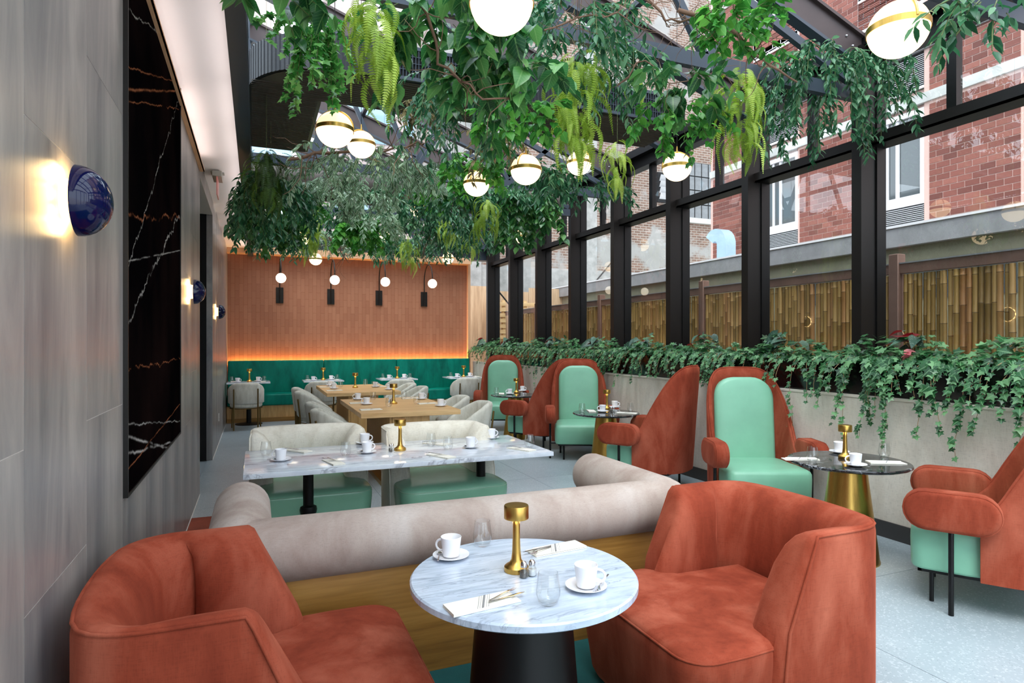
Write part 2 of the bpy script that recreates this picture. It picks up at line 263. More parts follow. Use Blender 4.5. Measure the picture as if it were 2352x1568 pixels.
def make_mesh(name, mb, mat, smooth=38, bevel=0, seg=2, fixn=True):
    me = bpy.data.meshes.new(name); me.from_pydata(mb.v, [], mb.f); me.update()
    if fixn or bevel:
        bm = bmesh.new(); bm.from_mesh(me); bmesh.ops.remove_doubles(bm, verts=bm.verts, dist=1e-6); bmesh.ops.recalc_face_normals(bm, faces=bm.faces)
        if bevel:
            es = [e for e in bm.edges if len(e.link_faces) == 2 and e.calc_face_angle(0) > .6]
            bmesh.ops.bevel(bm, geom=es, offset=bevel, segments=seg, profile=.7, affect='EDGES', clamp_overlap=True)
        bm.to_mesh(me); bm.free()
    if smooth:
        me.polygons.foreach_set('use_smooth', [True] * len(me.polygons)); me.set_sharp_from_angle(angle=math.radians(smooth))
    me.materials.append(M[mat] if isinstance(mat, str) else mat); return me
def obj(name, mb, mat, parent=None, loc=None, rz=0, smooth=38, bevel=0, seg=2, kind=None, label=None):
    me = mb if isinstance(mb, bpy.types.Mesh) else make_mesh(name, mb, mat, smooth, bevel, seg)
    o = bpy.data.objects.new(name, me); C.objects.link(o)
    if parent: o.parent = parent
    if loc is not None: o.location = loc
    if rz: o.rotation_euler[2] = rz
    if kind: o['kind'] = kind
    if label: o['label'] = label
    return o
def tag(o, label, cat, group=None, kind=None):
    o['label'] = label; o['category'] = cat
    if group: o['group'] = group
    if kind: o['kind'] = kind
    return o
def thing(name, label, cat, loc=(0, 0, 0), rz=0, group=None):
    o = bpy.data.objects.new(name, None); C.objects.link(o); o.location = loc; o.rotation_euler[2] = rz; o.empty_display_size = .1; return tag(o, label, cat, group)
def struct(name, mb, mat, smooth=38, bevel=0, parent=None):
    o = obj(name, mb, mat, parent, smooth=smooth, bevel=bevel)
    if not parent: o['kind'] = 'structure'
    return o
KIDS = {}
def kids(o): return [c for c in bpy.data.objects if c.parent == o]
def dup(root, loc, rz=0, label=None, group=None):
    def cp(o, par):
        c = o.copy(); C.objects.link(c)
        if par: c.parent = par
        if o.name not in KIDS: KIDS[o.name] = kids(o)
        for k in KIDS[o.name]: cp(k, c)
        return c
    r = cp(root, None); r.location = loc; r.rotation_euler[2] = rz
    if label: r['label'] = label
    if group: r['group'] = group
    elif 'group' in r and group is not None: del r['group']
    return r
def rrect(w, h, r, n=6, cx=0, cy=0, z=0):
    pts = []; r = min(r, w / 2 - 1e-4, h / 2 - 1e-4)
    for (sx, sy, a0) in ((1, 1, 0), (-1, 1, PI / 2), (-1, -1, PI), (1, -1, 1.5 * PI)):
        for i in range(n + 1):
            a = a0 + PI / 2 * i / n; pts.append((cx + sx * (w / 2 - r) + r * math.cos(a), cy + sy * (h / 2 - r) + r * math.sin(a), z))
    return pts
def interp(x, xs, ys): return float(np.interp(x, xs, ys))
# =================================================================== SETTING
XL, XR, YB, CEIL = -0.55, 4.83, 14.2, 3.56
Y0 = -2.6
# floor with slabs
fl = struct('floor', MB().box(-1.6, 5.5, Y0, YB + .3, -.12, -.004), 'joint', smooth=0)
fm = {}
for iy in range(9):
    for ix in range(3):
        y0 = Y0 + iy * 1.86; x0 = -.62 + ix * 1.83
        key = 'slab'
        if key not in fm: fm[key] = make_mesh('floor_slab', MB().box(.002, 1.828, .002, 1.858, -.02, 0), 'terrazzo', 0)
        obj('floor_slab', fm[key], None, fl, (x0, y0, 0))
# left wall: backing + stone slabs
OP0, OP1 = 7.32, 9.40
mbw = MB().box(XL - .25, XL - .0015, Y0, OP0, 0, CEIL); mbw.box(XL - .25, XL - .0015, OP1, YB + .2, 0, CEIL); mbw.box(XL - .25, XL - .0015, OP0, OP1, 3.36, CEIL)
wl = struct('wall_left', mbw, 'grout', 0)
smesh = {}
def slab(y0, y1, z0, z1, mat='stone', name='stone_slab'):
    k = (round(y1 - y0, 2), round(z1 - z0, 2), mat)
    if k not in smesh: smesh[k] = make_mesh(name, MB().box(0, .013, .0015, y1 - y0 - .0015, .0015, z1 - z0 - .0015), mat, 0)
    return obj(name, smesh[k], None, wl, (XL - .013, y0, z0))
k = -8; W_ = .634
while True:
    y0 = 1.946 + W_ * k; y1 = y0 + W_
    if y0 > YB: break
    zs = [0, .91, 2.205, 3.5, CEIL] if k % 2 == 0 else [0, 1.343, 2.627, CEIL]
    for a, b in zip(zs[:-1], zs[1:]):
        for (ya, yb) in ((max(y0, Y0), min(y1, OP0)), (max(y0, OP1), min(y1, YB))):
            if yb - ya > .02 and b - a > .07: slab(ya, yb, a, b)
    k += 1
slab(OP0, OP1, 3.36, CEIL)
# dark doorway recess in the left wall
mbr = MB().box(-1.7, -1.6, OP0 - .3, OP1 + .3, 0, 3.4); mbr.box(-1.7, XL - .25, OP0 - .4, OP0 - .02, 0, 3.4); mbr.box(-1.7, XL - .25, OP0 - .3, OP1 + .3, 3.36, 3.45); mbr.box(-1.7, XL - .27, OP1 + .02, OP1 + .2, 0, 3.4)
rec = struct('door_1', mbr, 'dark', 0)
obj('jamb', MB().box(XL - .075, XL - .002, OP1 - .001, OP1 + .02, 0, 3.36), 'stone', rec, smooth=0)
obj('dark_reveal', MB().box(XL - .27, XL - .075, OP1 - .02, OP1 + .02, 0, 3.36), 'dark', rec, smooth=0)  # darkness of the recess put into the colour, beyond the stone jamb
obj('push_bar', MB().tube([(-.95, OP1 - .5, 1.0), (-.95, OP1 - .1, 1.0)], .02), 'steel', rec)
# black marble panel
pan = thing('marble_feature', 'tall polished black marble panel with pale veins on the grey stone wall', 'wall panel', (XL, 3.22, .92))
obj('slab', MB().box(0.001, .014, .012, 2.118, .012, CEIL - .92 - .012), 'blackmarble', pan, smooth=0)
for (a, b, c, d) in ((0, .012, 0, CEIL - .92), (2.118, 2.13, 0, CEIL - .92), (.012, 2.118, 0, .012)):
    obj('edge_trim', MB().box(0, .02, a, b, c, d), 'bronze', pan, smooth=0)
# soffit ceiling
struct('ceiling', MB().box(XL - .25, -.16, Y0, YB + .2, CEIL, CEIL + .2), 'ceil', 0)
struct('trim_1', MB().box(-.16, -.10, Y0, YB + .2, CEIL - .13, CEIL + .34), 'bluesteel', 0)
obj('flange', MB().box(-.18, -.05, Y0, YB + .2, CEIL + .10, CEIL + .13), 'bluesteel', bpy.data.objects['trim_1'], smooth=0)
obj('lower_flange', MB().box(-.10, -.05, Y0, YB + .2, CEIL - .13, CEIL - .10), 'bluesteel', bpy.data.objects['trim_1'], smooth=0)
# added cove of fill lamps along the stone wall, brightens the ceiling
cv = struct('trim_5', MB().box(XL + .001, XL + .045, Y0, OP0, CEIL - .135, CEIL - .125).box(XL + .035, XL + .045, Y0, OP0, CEIL - .135, CEIL - .11), 'coppertrim', 0)
obj('light_strip', MB().box(XL + .008, XL + .022, Y0 + .05, OP0 - .05, CEIL - .125, CEIL - .12), 'fillglow', cv, smooth=0)  # added glowing strip, part of the ceiling fill
for i in range(15):
    l = bpy.data.lights.new('ceiling_fill', 'AREA'); l.shape = 'RECTANGLE'; l.size = .024; l.size_y = 1.05; l.energy = .55; l.color = (1, .90, .87)
    if i < 9: lo = bpy.data.objects.new('ceiling_fill', l); C.objects.link(lo); lo.parent = cv; lo.location = (XL + .018, Y0 + .6 + i * 1.08, CEIL - .112); lo.rotation_euler = (PI, .9, 0)
    lo = bpy.data.objects.new('ceiling_fill', l); C.objects.link(lo); lo.parent = cv; lo.location = (-.175, Y0 + .6 + i * 1.08, CEIL - .112); lo.rotation_euler = (PI, -.9, 0)  # more added fill lamps along the beam, without any fixture
# unseen rear wall behind the camera, glazed to let in frontal fill daylight
wr = struct('wall_rear', MB().box(XL - .25, 5.5, Y0 - .2, Y0, 4.2, 4.5), 'ceil2', 0)
for x in (-.6, .9, 2.4, 3.9, 5.3): obj('mullion', MB().box(x - .04, x + .04, Y0 - .1, Y0, 0, 4.2), 'black', wr, smooth=0)
for x in (-.56, .94, 2.44, 3.94): obj('pane', MB().add([(x, Y0 - .05, 0), (x + 1.42, Y0 - .05, 0), (x + 1.42, Y0 - .05, 4.2), (x, Y0 - .05, 4.2)], [(0, 1, 2, 3)]), 'windowglass', wr, smooth=0)
# back wall
wb = struct('wall_back', MB().box(XL - .25, 4.74, YB, YB + .25, 0, 3.56), 'copper', 0)
struct('trim_2', MB().box(4.70, 4.76, YB - .10, YB, 0, 3.56), 'coppertrim', 0)
struct('trim_3', MB().box(XL, 4.70, YB - .30, YB, 3.46, 3.60), 'coppertrim', 0)
struct('trim_4', MB().box(XL, 5.3, YB - .06, YB + .2, 3.60, 3.9), 'bluesteel', 0)
# ------------------------------------------------------------------ glazed side wall
COLX, GX = 5.15, 5.40
YS = [4.13 + 1.42 * k for k in range(-4, 8)]
EAVE = 4.42
def rz_(x): return EAVE + (5.36 - x) * .348
for i, y in enumerate(YS):
    c = struct('trim_%d' % (10 + i), MB().box(COLX, COLX + .02, y - .10, y, 0, EAVE - .06), 'bronze', 0)
    c['kind'] = 'structure'
    obj('web', MB().box(COLX + .02, 5.44, y - .065, y - .035, 0, EAVE - .06), 'bronze', c, smooth=0)
    obj('side_plate', MB().box(COLX + .02, GX - .06, y - .098, y - .078, 0, EAVE - .06), 'bronze', c, smooth=0)
    obj('stile', MB().box(GX - .06, 5.46, y - .115, y + .015, 0, EAVE - .06), 'black', c, smooth=0)
    for dz, dx in ((0, .06), (.1, .12)):
        obj('bolt', MB().sphere((COLX + dx, y - .102, EAVE - .32 + dz), .012, 8, 6), 'steel', c)
def sheet(x, a, b, z0, z1): return MB().add([(x, a, z0), (x, b, z0), (x, b, z1), (x, a, z1)], [(0, 1, 2, 3)])
for i in range(len(YS) - 1):
    a, b = YS[i] + .015, YS[i + 1] - .115; m = (a + b) / 2
    wdw = struct('window_%d' % (i + 1), MB().box(GX - .16, GX + .05, a, b, 3.43, 3.45).box(GX - .02, GX + .05, a, b, 3.45, 3.54), 'black', 0)
    obj('rail_face', MB().box(GX - .16, GX - .145, a - .05, b + .02, 3.43, 3.535), 'bronze', wdw, smooth=0)
    obj('mullion', MB().box(GX - .03, GX + .05, m - .04, m + .04, 3.54, 4.26), 'black', wdw, smooth=0)
    obj('header', MB().box(GX - .10, GX + .06, a, b, 4.22, EAVE - .02), 'black', wdw, smooth=0)
    obj('sill', MB().box(GX - .08, GX + .05, a, b, 1.0, 1.1), 'black', wdw, smooth=0)
    obj('pane', sheet(GX, a, b, 1.1, 3.43), 'windowglass', wdw, smooth=0)
    obj('pane', sheet(GX, a, m - .04, 3.54, 4.22), 'windowglass', wdw, smooth=0)
    obj('pane', sheet(GX, m + .04, b, 3.54, 4.22), 'windowglass', wdw, smooth=0)
# ------------------------------------------------------------------ glass roof
def beam(p, q, w, h, mb=None):
    p, q = Vector(p), Vector(q); d = (q - p); L = d.length; d.normalize(); s = d.cross(Vector((0, 0, 1))); s.normalize(); u = s.cross(d)
    R = Matrix((d, s, u)).transposed(); return (mb or MB()).cbox((p + q) / 2, (L, w, h), R)
n = 30
for i, y in enumerate(YS):
    yc = y - .05; r = struct('trim_%d' % (n + i), beam((5.36, yc, EAVE - .02), (-.1, yc, rz_(-.1) - .02), .10, .03), 'purplesteel', 0)
    obj('web', beam((5.36, yc, EAVE - .16), (-.1, yc, rz_(-.1) - .16), .03, .28), 'purplesteel', r, smooth=0)
    obj('lower_flange', beam((5.30, yc, EAVE - .29), (-.1, yc, rz_(-.1) - .31), .10, .03), 'bluesteel', r, smooth=0)
    for bx in (5.0, 5.08, 5.16):
        obj('bolt', MB().sphere((bx, yc - .018, rz_(bx) - .12 - .05 * (bx > 5.05)), .013, 8, 6), 'steel', r)
    if y > 2.5 and not 5 < y < 8:
        t = struct('trim_%d' % (50 + i), MB().box(-.06, 5.15, yc - .03, yc + .03, 3.85, 3.97), 'bluesteel', 0)
        for xa, xb in ((3.4, 4.1), (3.4, 2.7), (2.0, 2.7), (2.0, 1.3), (.6, 1.3)):
            obj('diagonal', beam((xa, yc, 3.95), (xb, yc, rz_(xb) - .3), .05, .06), 'bluesteel', t, smooth=0)
        obj('brace', beam((5.12, yc, 4.0), (3.2, yc, rz_(3.2) - .42), .05, .07), 'bluesteel', t, smooth=0)
for j, x in enumerate((3.55, 1.75)):
    struct('trim_%d' % (70 + j), MB().box(x - .03, x + .03, YS[0], YB, rz_(x) - .06, rz_(x)), 'bluesteel', 0)
struct('trim_73', MB().box(5.20, 5.5, YS[0], YB + .1, EAVE - .05, EAVE + .06), 'black', 0)
for i in range(len(YS) - 1):
    g = MB(); a, b = YS[i] + .01, YS[i + 1] - .11
    g.add([(-.1, a, rz_(-.1)), (5.45, a, rz_(5.45)), (5.45, b, rz_(5.45)), (-.1, b, rz_(-.1))], [(0, 1, 2, 3)])
    struct('window_%d' % (20 + i), g, 'roofglass', 0)
# clerestory on the soffit side
for i in range(len(YS) - 1):
    a, b = YS[i], YS[i + 1]
    cw = struct('window_%d' % (40 + i), MB().box(-.13, -.07, a - .05, a + .01, CEIL + .34, rz_(-.1) - .2), 'bluesteel', 0)
    obj('pane', sheet(-.1, a + .01, b - .05, CEIL + .34, rz_(-.1) - .1), 'windowglass', cw, smooth=0)
    obj('rail', MB().box(-.13, -.07, a + .01, b - .05, 4.75, 4.82), 'bluesteel', cw, smooth=0)
struct('trim_74', MB().box(-.16, -.04, Y0, YB + .2, rz_(-.1) - .1, rz_(-.1) + .06), 'bluesteel', 0)
# gable glass over the back wall
gw = struct('window_60', MB().box(-.1, 5.3, YB + .02, YB + .10, 3.9, 3.98), 'bluesteel', 0)
g = MB().add([(-.1, YB + .06, 3.98), (5.36, YB + .06, 3.98), (5.36, YB + .06, EAVE), (-.1, YB + .06, rz_(-.1))], [(0, 1, 2, 3)]); obj('pane', g, 'windowglass', gw, smooth=0)
for x in (1.0, 2.4, 3.8): obj('mullion', MB().box(x - .03, x + .03, YB + .02, YB + .10, 3.98, rz_(x) - .02), 'bluesteel', gw, smooth=0)
# ------------------------------------------------------------------ planter wall
pw = struct('wall_right', MB().box(XR, XR + .08, Y0, YB - .06, 0, 1.15), 'beige', 0)
obj('cap', MB().box(XR - .006, XR + .08, Y0, YB - .06, 1.138, 1.156), 'beigetrim', pw, smooth=0)
yy = Y0
while yy < YB - .1:
    y2 = min(yy + 2.44, YB - .1); obj('joint_strip', MB().box(XR - .003, XR, y2 - .004, y2, .14, 1.138), 'beigetrim', pw, smooth=0); yy += 2.44
bb = struct('baseboard_right', MB().box(XR - .014, XR - .001, Y0, YB - .06, 0, .135), 'baseboard', 0)
struct('baseboard_left', MB().box(XL, XL + .004, Y0, OP0 - .01, 0, .012).box(XL, XL + .004, OP1 + .01, YB - .7, 0, .012), 'white', 0)
ORD = ['first', 'second', 'third', 'fourth', 'fifth', 'sixth', 'seventh', 'eighth', 'ninth', 'tenth']
for i in range(9):
    a = YS[i + 2] - 1.42 - .02; b = a + 1.40
    if a > 13: break
    p = thing('planter_box', 'glossy black planter box under the windows, %s from the copper wall' % ORD[8 - i], 'planter', (4.93, a, 1.0), group='black planter boxes under the windows')
    obj('box', MB().box(0, .20, 0, b - a, 0, .44), 'planter', p, bevel=.004, seg=1); obj('soil', MB().box(.012, .188, .012, b - a - .012, .44, .455), 'soil', p)
# ------------------------------------------------------------------ OUTSIDE
struct('ground', MB().box(5.5, 40, -10, 60, -.3, -.05).box(-40, -2, -10, 60, -.3, -.05).box(-2, 5.5, -30, Y0 - .2, -.3, -.05).box(-2, 5.5, YB + .3, 60, -.3, -.05), 'pavement', 0)
# bamboo fence
FX, FZ = 6.3, 2.44
fence = thing('bamboo_fence', 'bamboo cane fence with brown timber posts and rails outside the windows', 'fence', (FX, 4.5, 0))
FP = [-1.6, 1.45, 4.51, 7.58, 10.6, 13.6, 16.2]
for y in FP: obj('post', MB().box(-.06, .06, y - 4.5 - .055, y - 4.5 + .055, 0, FZ + .11), 'fencewood', fence, bevel=.008, seg=1)
for a, b in zip(FP[:-1], FP[1:]):
    obj('rail', MB().box(-.035, .035, a - 4.5 + .055, b - 4.5 - .055, FZ - .10, FZ), 'fencewood', fence, smooth=0)
    obj('rail_cap', MB().box(-.045, .045, a - 4.5 + .055, b - 4.5 - .055, FZ, FZ + .014), 'metalcap', fence, smooth=0)
    obj('lower_rail', MB().box(.01, .045, a - 4.5 + .055, b - 4.5 - .055, .5, .6), 'fencewood', fence, smooth=0)
bmeshes = []
for v in range(16):
    r = .020 + .0016 * (v % 7); prof = []; z = 0; ph = random.uniform(.08, .42)
    while z < FZ - .10:
        z2 = min(z + ph, FZ - .10); prof += [(r, z + .012), (r * .97, (z + z2) / 2), (r, z2 - .012)]
        if z2 < FZ - .11: prof += [(r * 1.12, z2 - .003), (r * 1.12, z2 + .003)]
        z = z2; ph = random.uniform(.28, .46)
    me = make_mesh('bamboo_cane', MB().lathe(prof, 8), 'bamboo', 50); me.materials.append(M['bamboonode'])
    for pl in me.polygons:
        if math.hypot(pl.center[0], pl.center[1]) > r * 1.0 and len(pl.vertices) == 4: pl.material_index = 1
    bmeshes.append((r, me))
y = -1.5
while y < 14.6:
    r, me = random.choice(bmeshes)
    if all(abs(y + r - p) > .07 for p in FP):
        o = obj('bamboo_cane', me, None, fence, (.0 + random.uniform(-.006, .006), y + r - 4.5, 0)); o.rotation_euler = (random.uniform(-.006, .006), 0, random.uniform(0, 6))
    y += 2 * r + random.choice((.001, .002, .002, .006))
# low annex with grey flashing
an = thing('annex_building', 'low annex with grey metal roof edge behind the bamboo fence', 'building', (8.2, 10, 0))
obj('wall', MB().box(0, 1.25, -9, 7.4, 0, 2.92), 'sage_wall', an, smooth=0)
obj('roof_edge', MB().box(-.10, 1.25, -9, 7.4, 2.92, 3.18), 'metalcap', an, smooth=0); obj('roof_flashing', MB().box(-.12, 1.25, -9, 7.4, 3.18, 3.21), 'winwhite', an, smooth=0)
obj('gutter_line', MB().box(-.02, 0, -9, 7.4, 2.66, 2.70), 'black', an, smooth=0)
for a in (-5.6, -3.9): obj('window', MB().box(-.012, 0, a, a + 1.5, 2.2, 2.64), 'winpane', an, smooth=0)
# red brick building
bk = thing('brick_building', 'red brick building with white framed windows and grey louvre grilles', 'building', (9.5, 8, 0))
obj('mortar_bed', MB().box(.008, .06, -2.94, -1.63, 3.0, 20).box(.008, .06, -.5, .77, 3.0, 20).box(.008, .06, 1.9, 3.2, 3.0, 20), 'mortar', bk, smooth=0); obj('mortar_wall', MB().box(.06, 2, -3.1, 3.2, 2.9, 20), 'mortar', bk, smooth=0)
obj('side_wall', MB().box(.6, 3, -9, -3.1, 2.9, 20), 'mortar', bk, smooth=0)
BL, BH = .205, .0925
brick = make_mesh('brick', MB().box(-.0, .062, .0065, BL - .0065, .0065, BH - .0065), 'brick', 0)
half = make_mesh('brick', MB().box(-.0, .062, .0065, BL / 2 - .0065, .0065, BH - .0065), 'brick', 0)
cand = []
piers = [(-2.94, -1.63), (-.5, .77), (1.90, 3.2)]
def bricks_region(y0, y1, z0, z1):
    rr = 0; z = z0
    while z + BH <= z1 + .001:
        y = y0 + (BL / 2 if rr % 2 else 0)
        if rr % 2: cand.append((y0, z, 1))
        while y + BL <= y1 + .001: cand.append((y, z, 0)); y += BL
        if y1 - y > BL * .45: cand.append((y, z, 1))
        z += BH; rr += 1
for a, b in piers: bricks_region(a, b, 3.22, 5.30); bricks_region(a, b, 5.45, 9.9)
wins = [(-1.63, -.5), (.77, 1.90)]
for a, b in wins: bricks_region(a, b, 5.45, 5.54); bricks_region(a, b, 6.9, 7.9)
cand.sort(key=lambda c: abs(c[1] - 4.4) + .25 * (c[0] + 2.9))
big = MB(); rn = []
for i, (y, z, hf) in enumerate(cand):
    if i < 300: obj('brick', half if hf else brick, None, bk, (0, y, z))
    else: L = BL / 2 if hf else BL; big.box(0, .062, y + .0065, y + L - .0065, z + .0065, z + BH - .0065); rn += [random.random()] * 8
me = bpy.data.meshes.new('brickwork'); me.from_pydata(big.v, [], big.f); me.materials.append(M['brick']); at = me.attributes.new('rnd', 'FLOAT', 'POINT'); at.data.foreach_set('value', rn)
obj('brickwork', me, None, bk, kind='stuff')
obj('string_course', MB().box(-.03, .05, -3.0, 3.2, 5.30, 5.45), 'concrete', bk, smooth=0); obj('coping', MB().box(-.04, .05, -3.0, 3.2, 6.12, 6.24), 'metalcap', bk, smooth=0)
obj('string_course', MB().box(-.03, .05, -3.0, 3.2, 8.9, 9.05), 'concrete', bk, smooth=0)
for a, b in wins + [(-5.5, -3.0)]:
    for z0 in (3.22, 6.9 - .68 + .62):
        dx = .6 if a < -3 else 0
        wn = obj('window_surround', MB().box(dx, dx + .06, a, b, z0 + .58, z0 + .70).box(dx, dx + .06, a, b, z0 + 1.94, z0 + 2.02).box(dx, dx + .06, a, a + .06, z0 + .7, z0 + 1.94).box(dx, dx + .06, b - .06, b, z0 + .7, z0 + 1.94), 'winwhite', bk, smooth=0)
        obj('pane', MB().box(dx + .05, dx + .055, a + .06, b - .06, z0 + .7, z0 + 1.94), 'winpane', wn, smooth=0)
        obj('sash_bar', MB().box(dx + .02, dx + .05, a + .42, a + .47, z0 + .7, z0 + 1.94), 'winwhite', wn, smooth=0); obj('sash_bar', MB().box(dx + .02, dx + .05, a + .60, a + .64, z0 + .7, z0 + 1.94), 'winwhite', wn, smooth=0)
        lv = obj('louvre_grille', MB().box(dx + .03, dx + .05, a, b, z0, z0 + .58), 'dark', bk, smooth=0)
        obj('grille_frame', MB().box(dx - .005, dx + .04, a, b, z0, z0 + .05).box(dx - .005, dx + .04, a, b, z0 + .54, z0 + .58), 'winwhite', lv, smooth=0)
        lm = MB()
        for q in range(16): zz = z0 + .06 + q * .030; lm.add([(dx, a, zz), (dx, b, zz), (dx + .03, b, zz + .018), (dx + .03, a, zz + .018), (dx, a, zz - .008), (dx, b, zz - .008)], [(0, 1, 2, 3), (0, 4, 5, 1)])
        obj('louvre_blades', lm, 'louvre', lv, smooth=0)
for a, b in wins:
    lv = obj('louvre_grille', MB().box(.03, .05, a, b, 5.54, 6.12), 'dark', bk, smooth=0); lm = MB()
    for q in range(17): zz = 5.58 + q * .030; lm.add([(0, a, zz), (0, b, zz), (.03, b, zz + .018), (.03, a, zz + .018), (0, a, zz - .008), (0, b, zz - .008)], [(0, 1, 2, 3), (0, 4, 5, 1)])
    obj('louvre_blades', lm, 'louvre', lv, smooth=0); obj('grille_frame', MB().box(-.005, .04, a, b, 5.54, 5.575).box(-.005, .04, b - .04, b, 5.54, 6.12), 'winwhite', lv, smooth=0)
# goose-neck vent on annex roof
gp = onX(1668, 600, 8.9)
vent = thing('gooseneck_vent', 'pale blue galvanised gooseneck vent pipe on the annex roof', 'vent', (gp[0], gp[1], 3.21))
pts = [(0, 0, 0), (0, 0, .42)] + [(0, .2 - .2 * math.cos(a), .42 + .2 * math.sin(a)) for a in np.linspace(.2, 2.5, 8)]
rings = []
for i, p in enumerate(pts):
    a = 0 if i < 2 else np.linspace(.2, 2.5, 8)[i - 2]; d = Vector((0, math.sin(a), math.cos(a))); u = Vector((0, math.cos(a), -math.sin(a)))
    rings.append([tuple(Vector(p) + Vector((sx * .13, 0, 0)) + u * sy * .13) for sx, sy in ((-1, -1), (1, -1), (1, 1), (-1, 1))])
obj('duct', MB().loft(rings), 'galv', vent, smooth=50); e = rings[-1]; cc = sum((Vector(p) for p in e), Vector()) / 4
obj('mouth', MB().add([tuple(cc + (Vector(p) - cc) * .82 + Vector((0, .004, -.006))) for p in e], [(0, 1, 2, 3)]), 'dark', vent, smooth=0)
# old brick building at the end of the yard
ob = thing('old_building', 'weathered tan brick building with patched plaster and a factory window', 'building', (9, 18, 0))
obj('wall', MB().box(-4.2, 9, 0, 2, 0, 14), 'oldbrick', ob, smooth=0)
obj('plaster_pier', MB().box(-4.25, -2.6, -.1, .0, 0, 14), 'stucco', ob, smooth=0); obj('plaster_base', MB().box(-2.6, 9, -.06, 0, 0, 4.0), 'stucco', ob, smooth=0)
obj('plaster_strip', MB().box(.9, 1.5, -.05, 0, 4, 14), 'stucco', ob, smooth=0)
p = onY(1578, 500, 18); q = onY(1640, 380, 18); fw = obj('factory_window', MB().box(p[0] - 9, q[0] - 9 + .6, -.03, .02, p[2], q[2]), 'dark', ob, smooth=0)
nx, nz = 6, 4; ww = (q[0] + .6 - p[0]) / nx; hh = (q[2] - p[2]) / nz; pm = make_mesh('pane', MB().box(.02, ww - .02, -.05, -.035, .02, hh - .02), plain('frosted_pane', (104, 106, 108), .4, var=.3), 0)
for i in range(nx):
    for j in range(nz): obj('pane', pm, None, fw, (p[0] - 9 + i * ww, 0, p[2] + j * hh))
obj('window_sill', MB().box(p[0] - 9.1, q[0] - 9 + .7, -.12, 0, p[2] - .18, p[2]), 'concrete', ob, smooth=0)
p = onY(1513, 458, 18); q = onY(1528, 405, 18); lv = obj('vent_hood', MB().box(p[0] - 9.1, q[0] - 8.9, -.08, 0, p[2] - .1, q[2] + .1), 'dark', ob, smooth=0)
for i in range(4): z = p[2] + i * (q[2] - p[2]) / 4; obj('louvre', MB().add([(p[0] - 9.05, -.1, z), (q[0] - 8.95, -.1, z), (q[0] - 8.95, -.2, z + .2), (p[0] - 9.05, -.2, z + .2)], [(0, 1, 2, 3)]), 'louvre', lv, smooth=0)
# plywood hoarding and pallets
hd = thing('plywood_hoarding', 'raw plywood hoarding between the fence and the old brick building', 'hoarding', (4.9, 16.0, 0))
for i in range(4): obj('sheet', MB().box(i * 1.12 + .005, i * 1.12 + 1.115, 0, .02, 0, 3.15 - .12 * (i % 2)), 'ply', hd, smooth=0)
for i, px in enumerate((1128, 1180)):
    p = onY(px, 700, 15.4); pl = thing('wooden_pallet', ['narrow pale wooden pallet leaning upright against the plywood hoarding', 'wide pale wooden pallet leaning upright against the plywood hoarding'][i], 'pallet', (p[0], 15.6, 0))
    wdt = .5 if i == 0 else .9
    for j in range(7): obj('board', MB().box(0, wdt, 0, .03, 1.7 + j * .15, 1.8 + j * .15), 'pallet', pl, smooth=0)
    for j in (0, wdt / 2 - .04, wdt - .08): obj('stringer', MB().box(j, j + .08, .03, .12, 0, 2.76), 'pallet', pl, smooth=0)
cb = [onY(1365, 650, 15.0), onY(1330, 690, 14.9), onY(1290, 712, 14.8), onY(1230, 722, 14.7), onY(1180, 712, 14.6), onY(1130, 650, 14.5)]
cb = [onY(1440, 560, 15.1)] + cb
tag(obj('power_cable', MB().tube(cb, .02, 6), 'cable'), 'black power cable drooping across the yard before the old building', 'cable')
# tall facades beyond
tw = thing('pink_tower', 'pale pink office tower with long glass strips beyond the roof', 'building', (-3.5, 24, 0))
obj('wall', MB().box(-8, 4.3, 0, 6, 0, 26), 'pinkwall', tw, smooth=0)
for z in (4.6, 7.9, 11.2, 14.5, 17.8):
    for x in range(-7, 4, 2): obj('window', MB().box(x, x + 1.7, -.03, .01, z, z + 1.6), 'facglass', tw, smooth=0)
t2 = thing('grey_tower', 'pale grey office block with blue glass bands beyond the back wall', 'building', (6, 27, 0))
obj('wall', MB().box(-3.2, 9, 0, 6, 0, 17), 'pinkwall', t2, smooth=0)
for z in (4.2, 7.2, 10.2, 13.2):
    for x in range(-3, 9, 3): obj('window', MB().box(x, x + 2.6, -.03, .01, z, z + 1.7), 'facglass', t2, smooth=0)
# =================================================================== FURNITURE
# ---- carpets
tag(obj('teal_carpet', MB().box(-.16, 2.30, .2, 2.95, 0, .008), 'teal', smooth=0), 'dark teal carpet under the round white marble table', 'carpet')
tag(obj('rust_runner', MB().box(XL + .006, -.17, .2, 6.35, 0, .008), 'rustcarpet', smooth=0), 'rust coloured carpet strip along the grey stone wall', 'carpet')
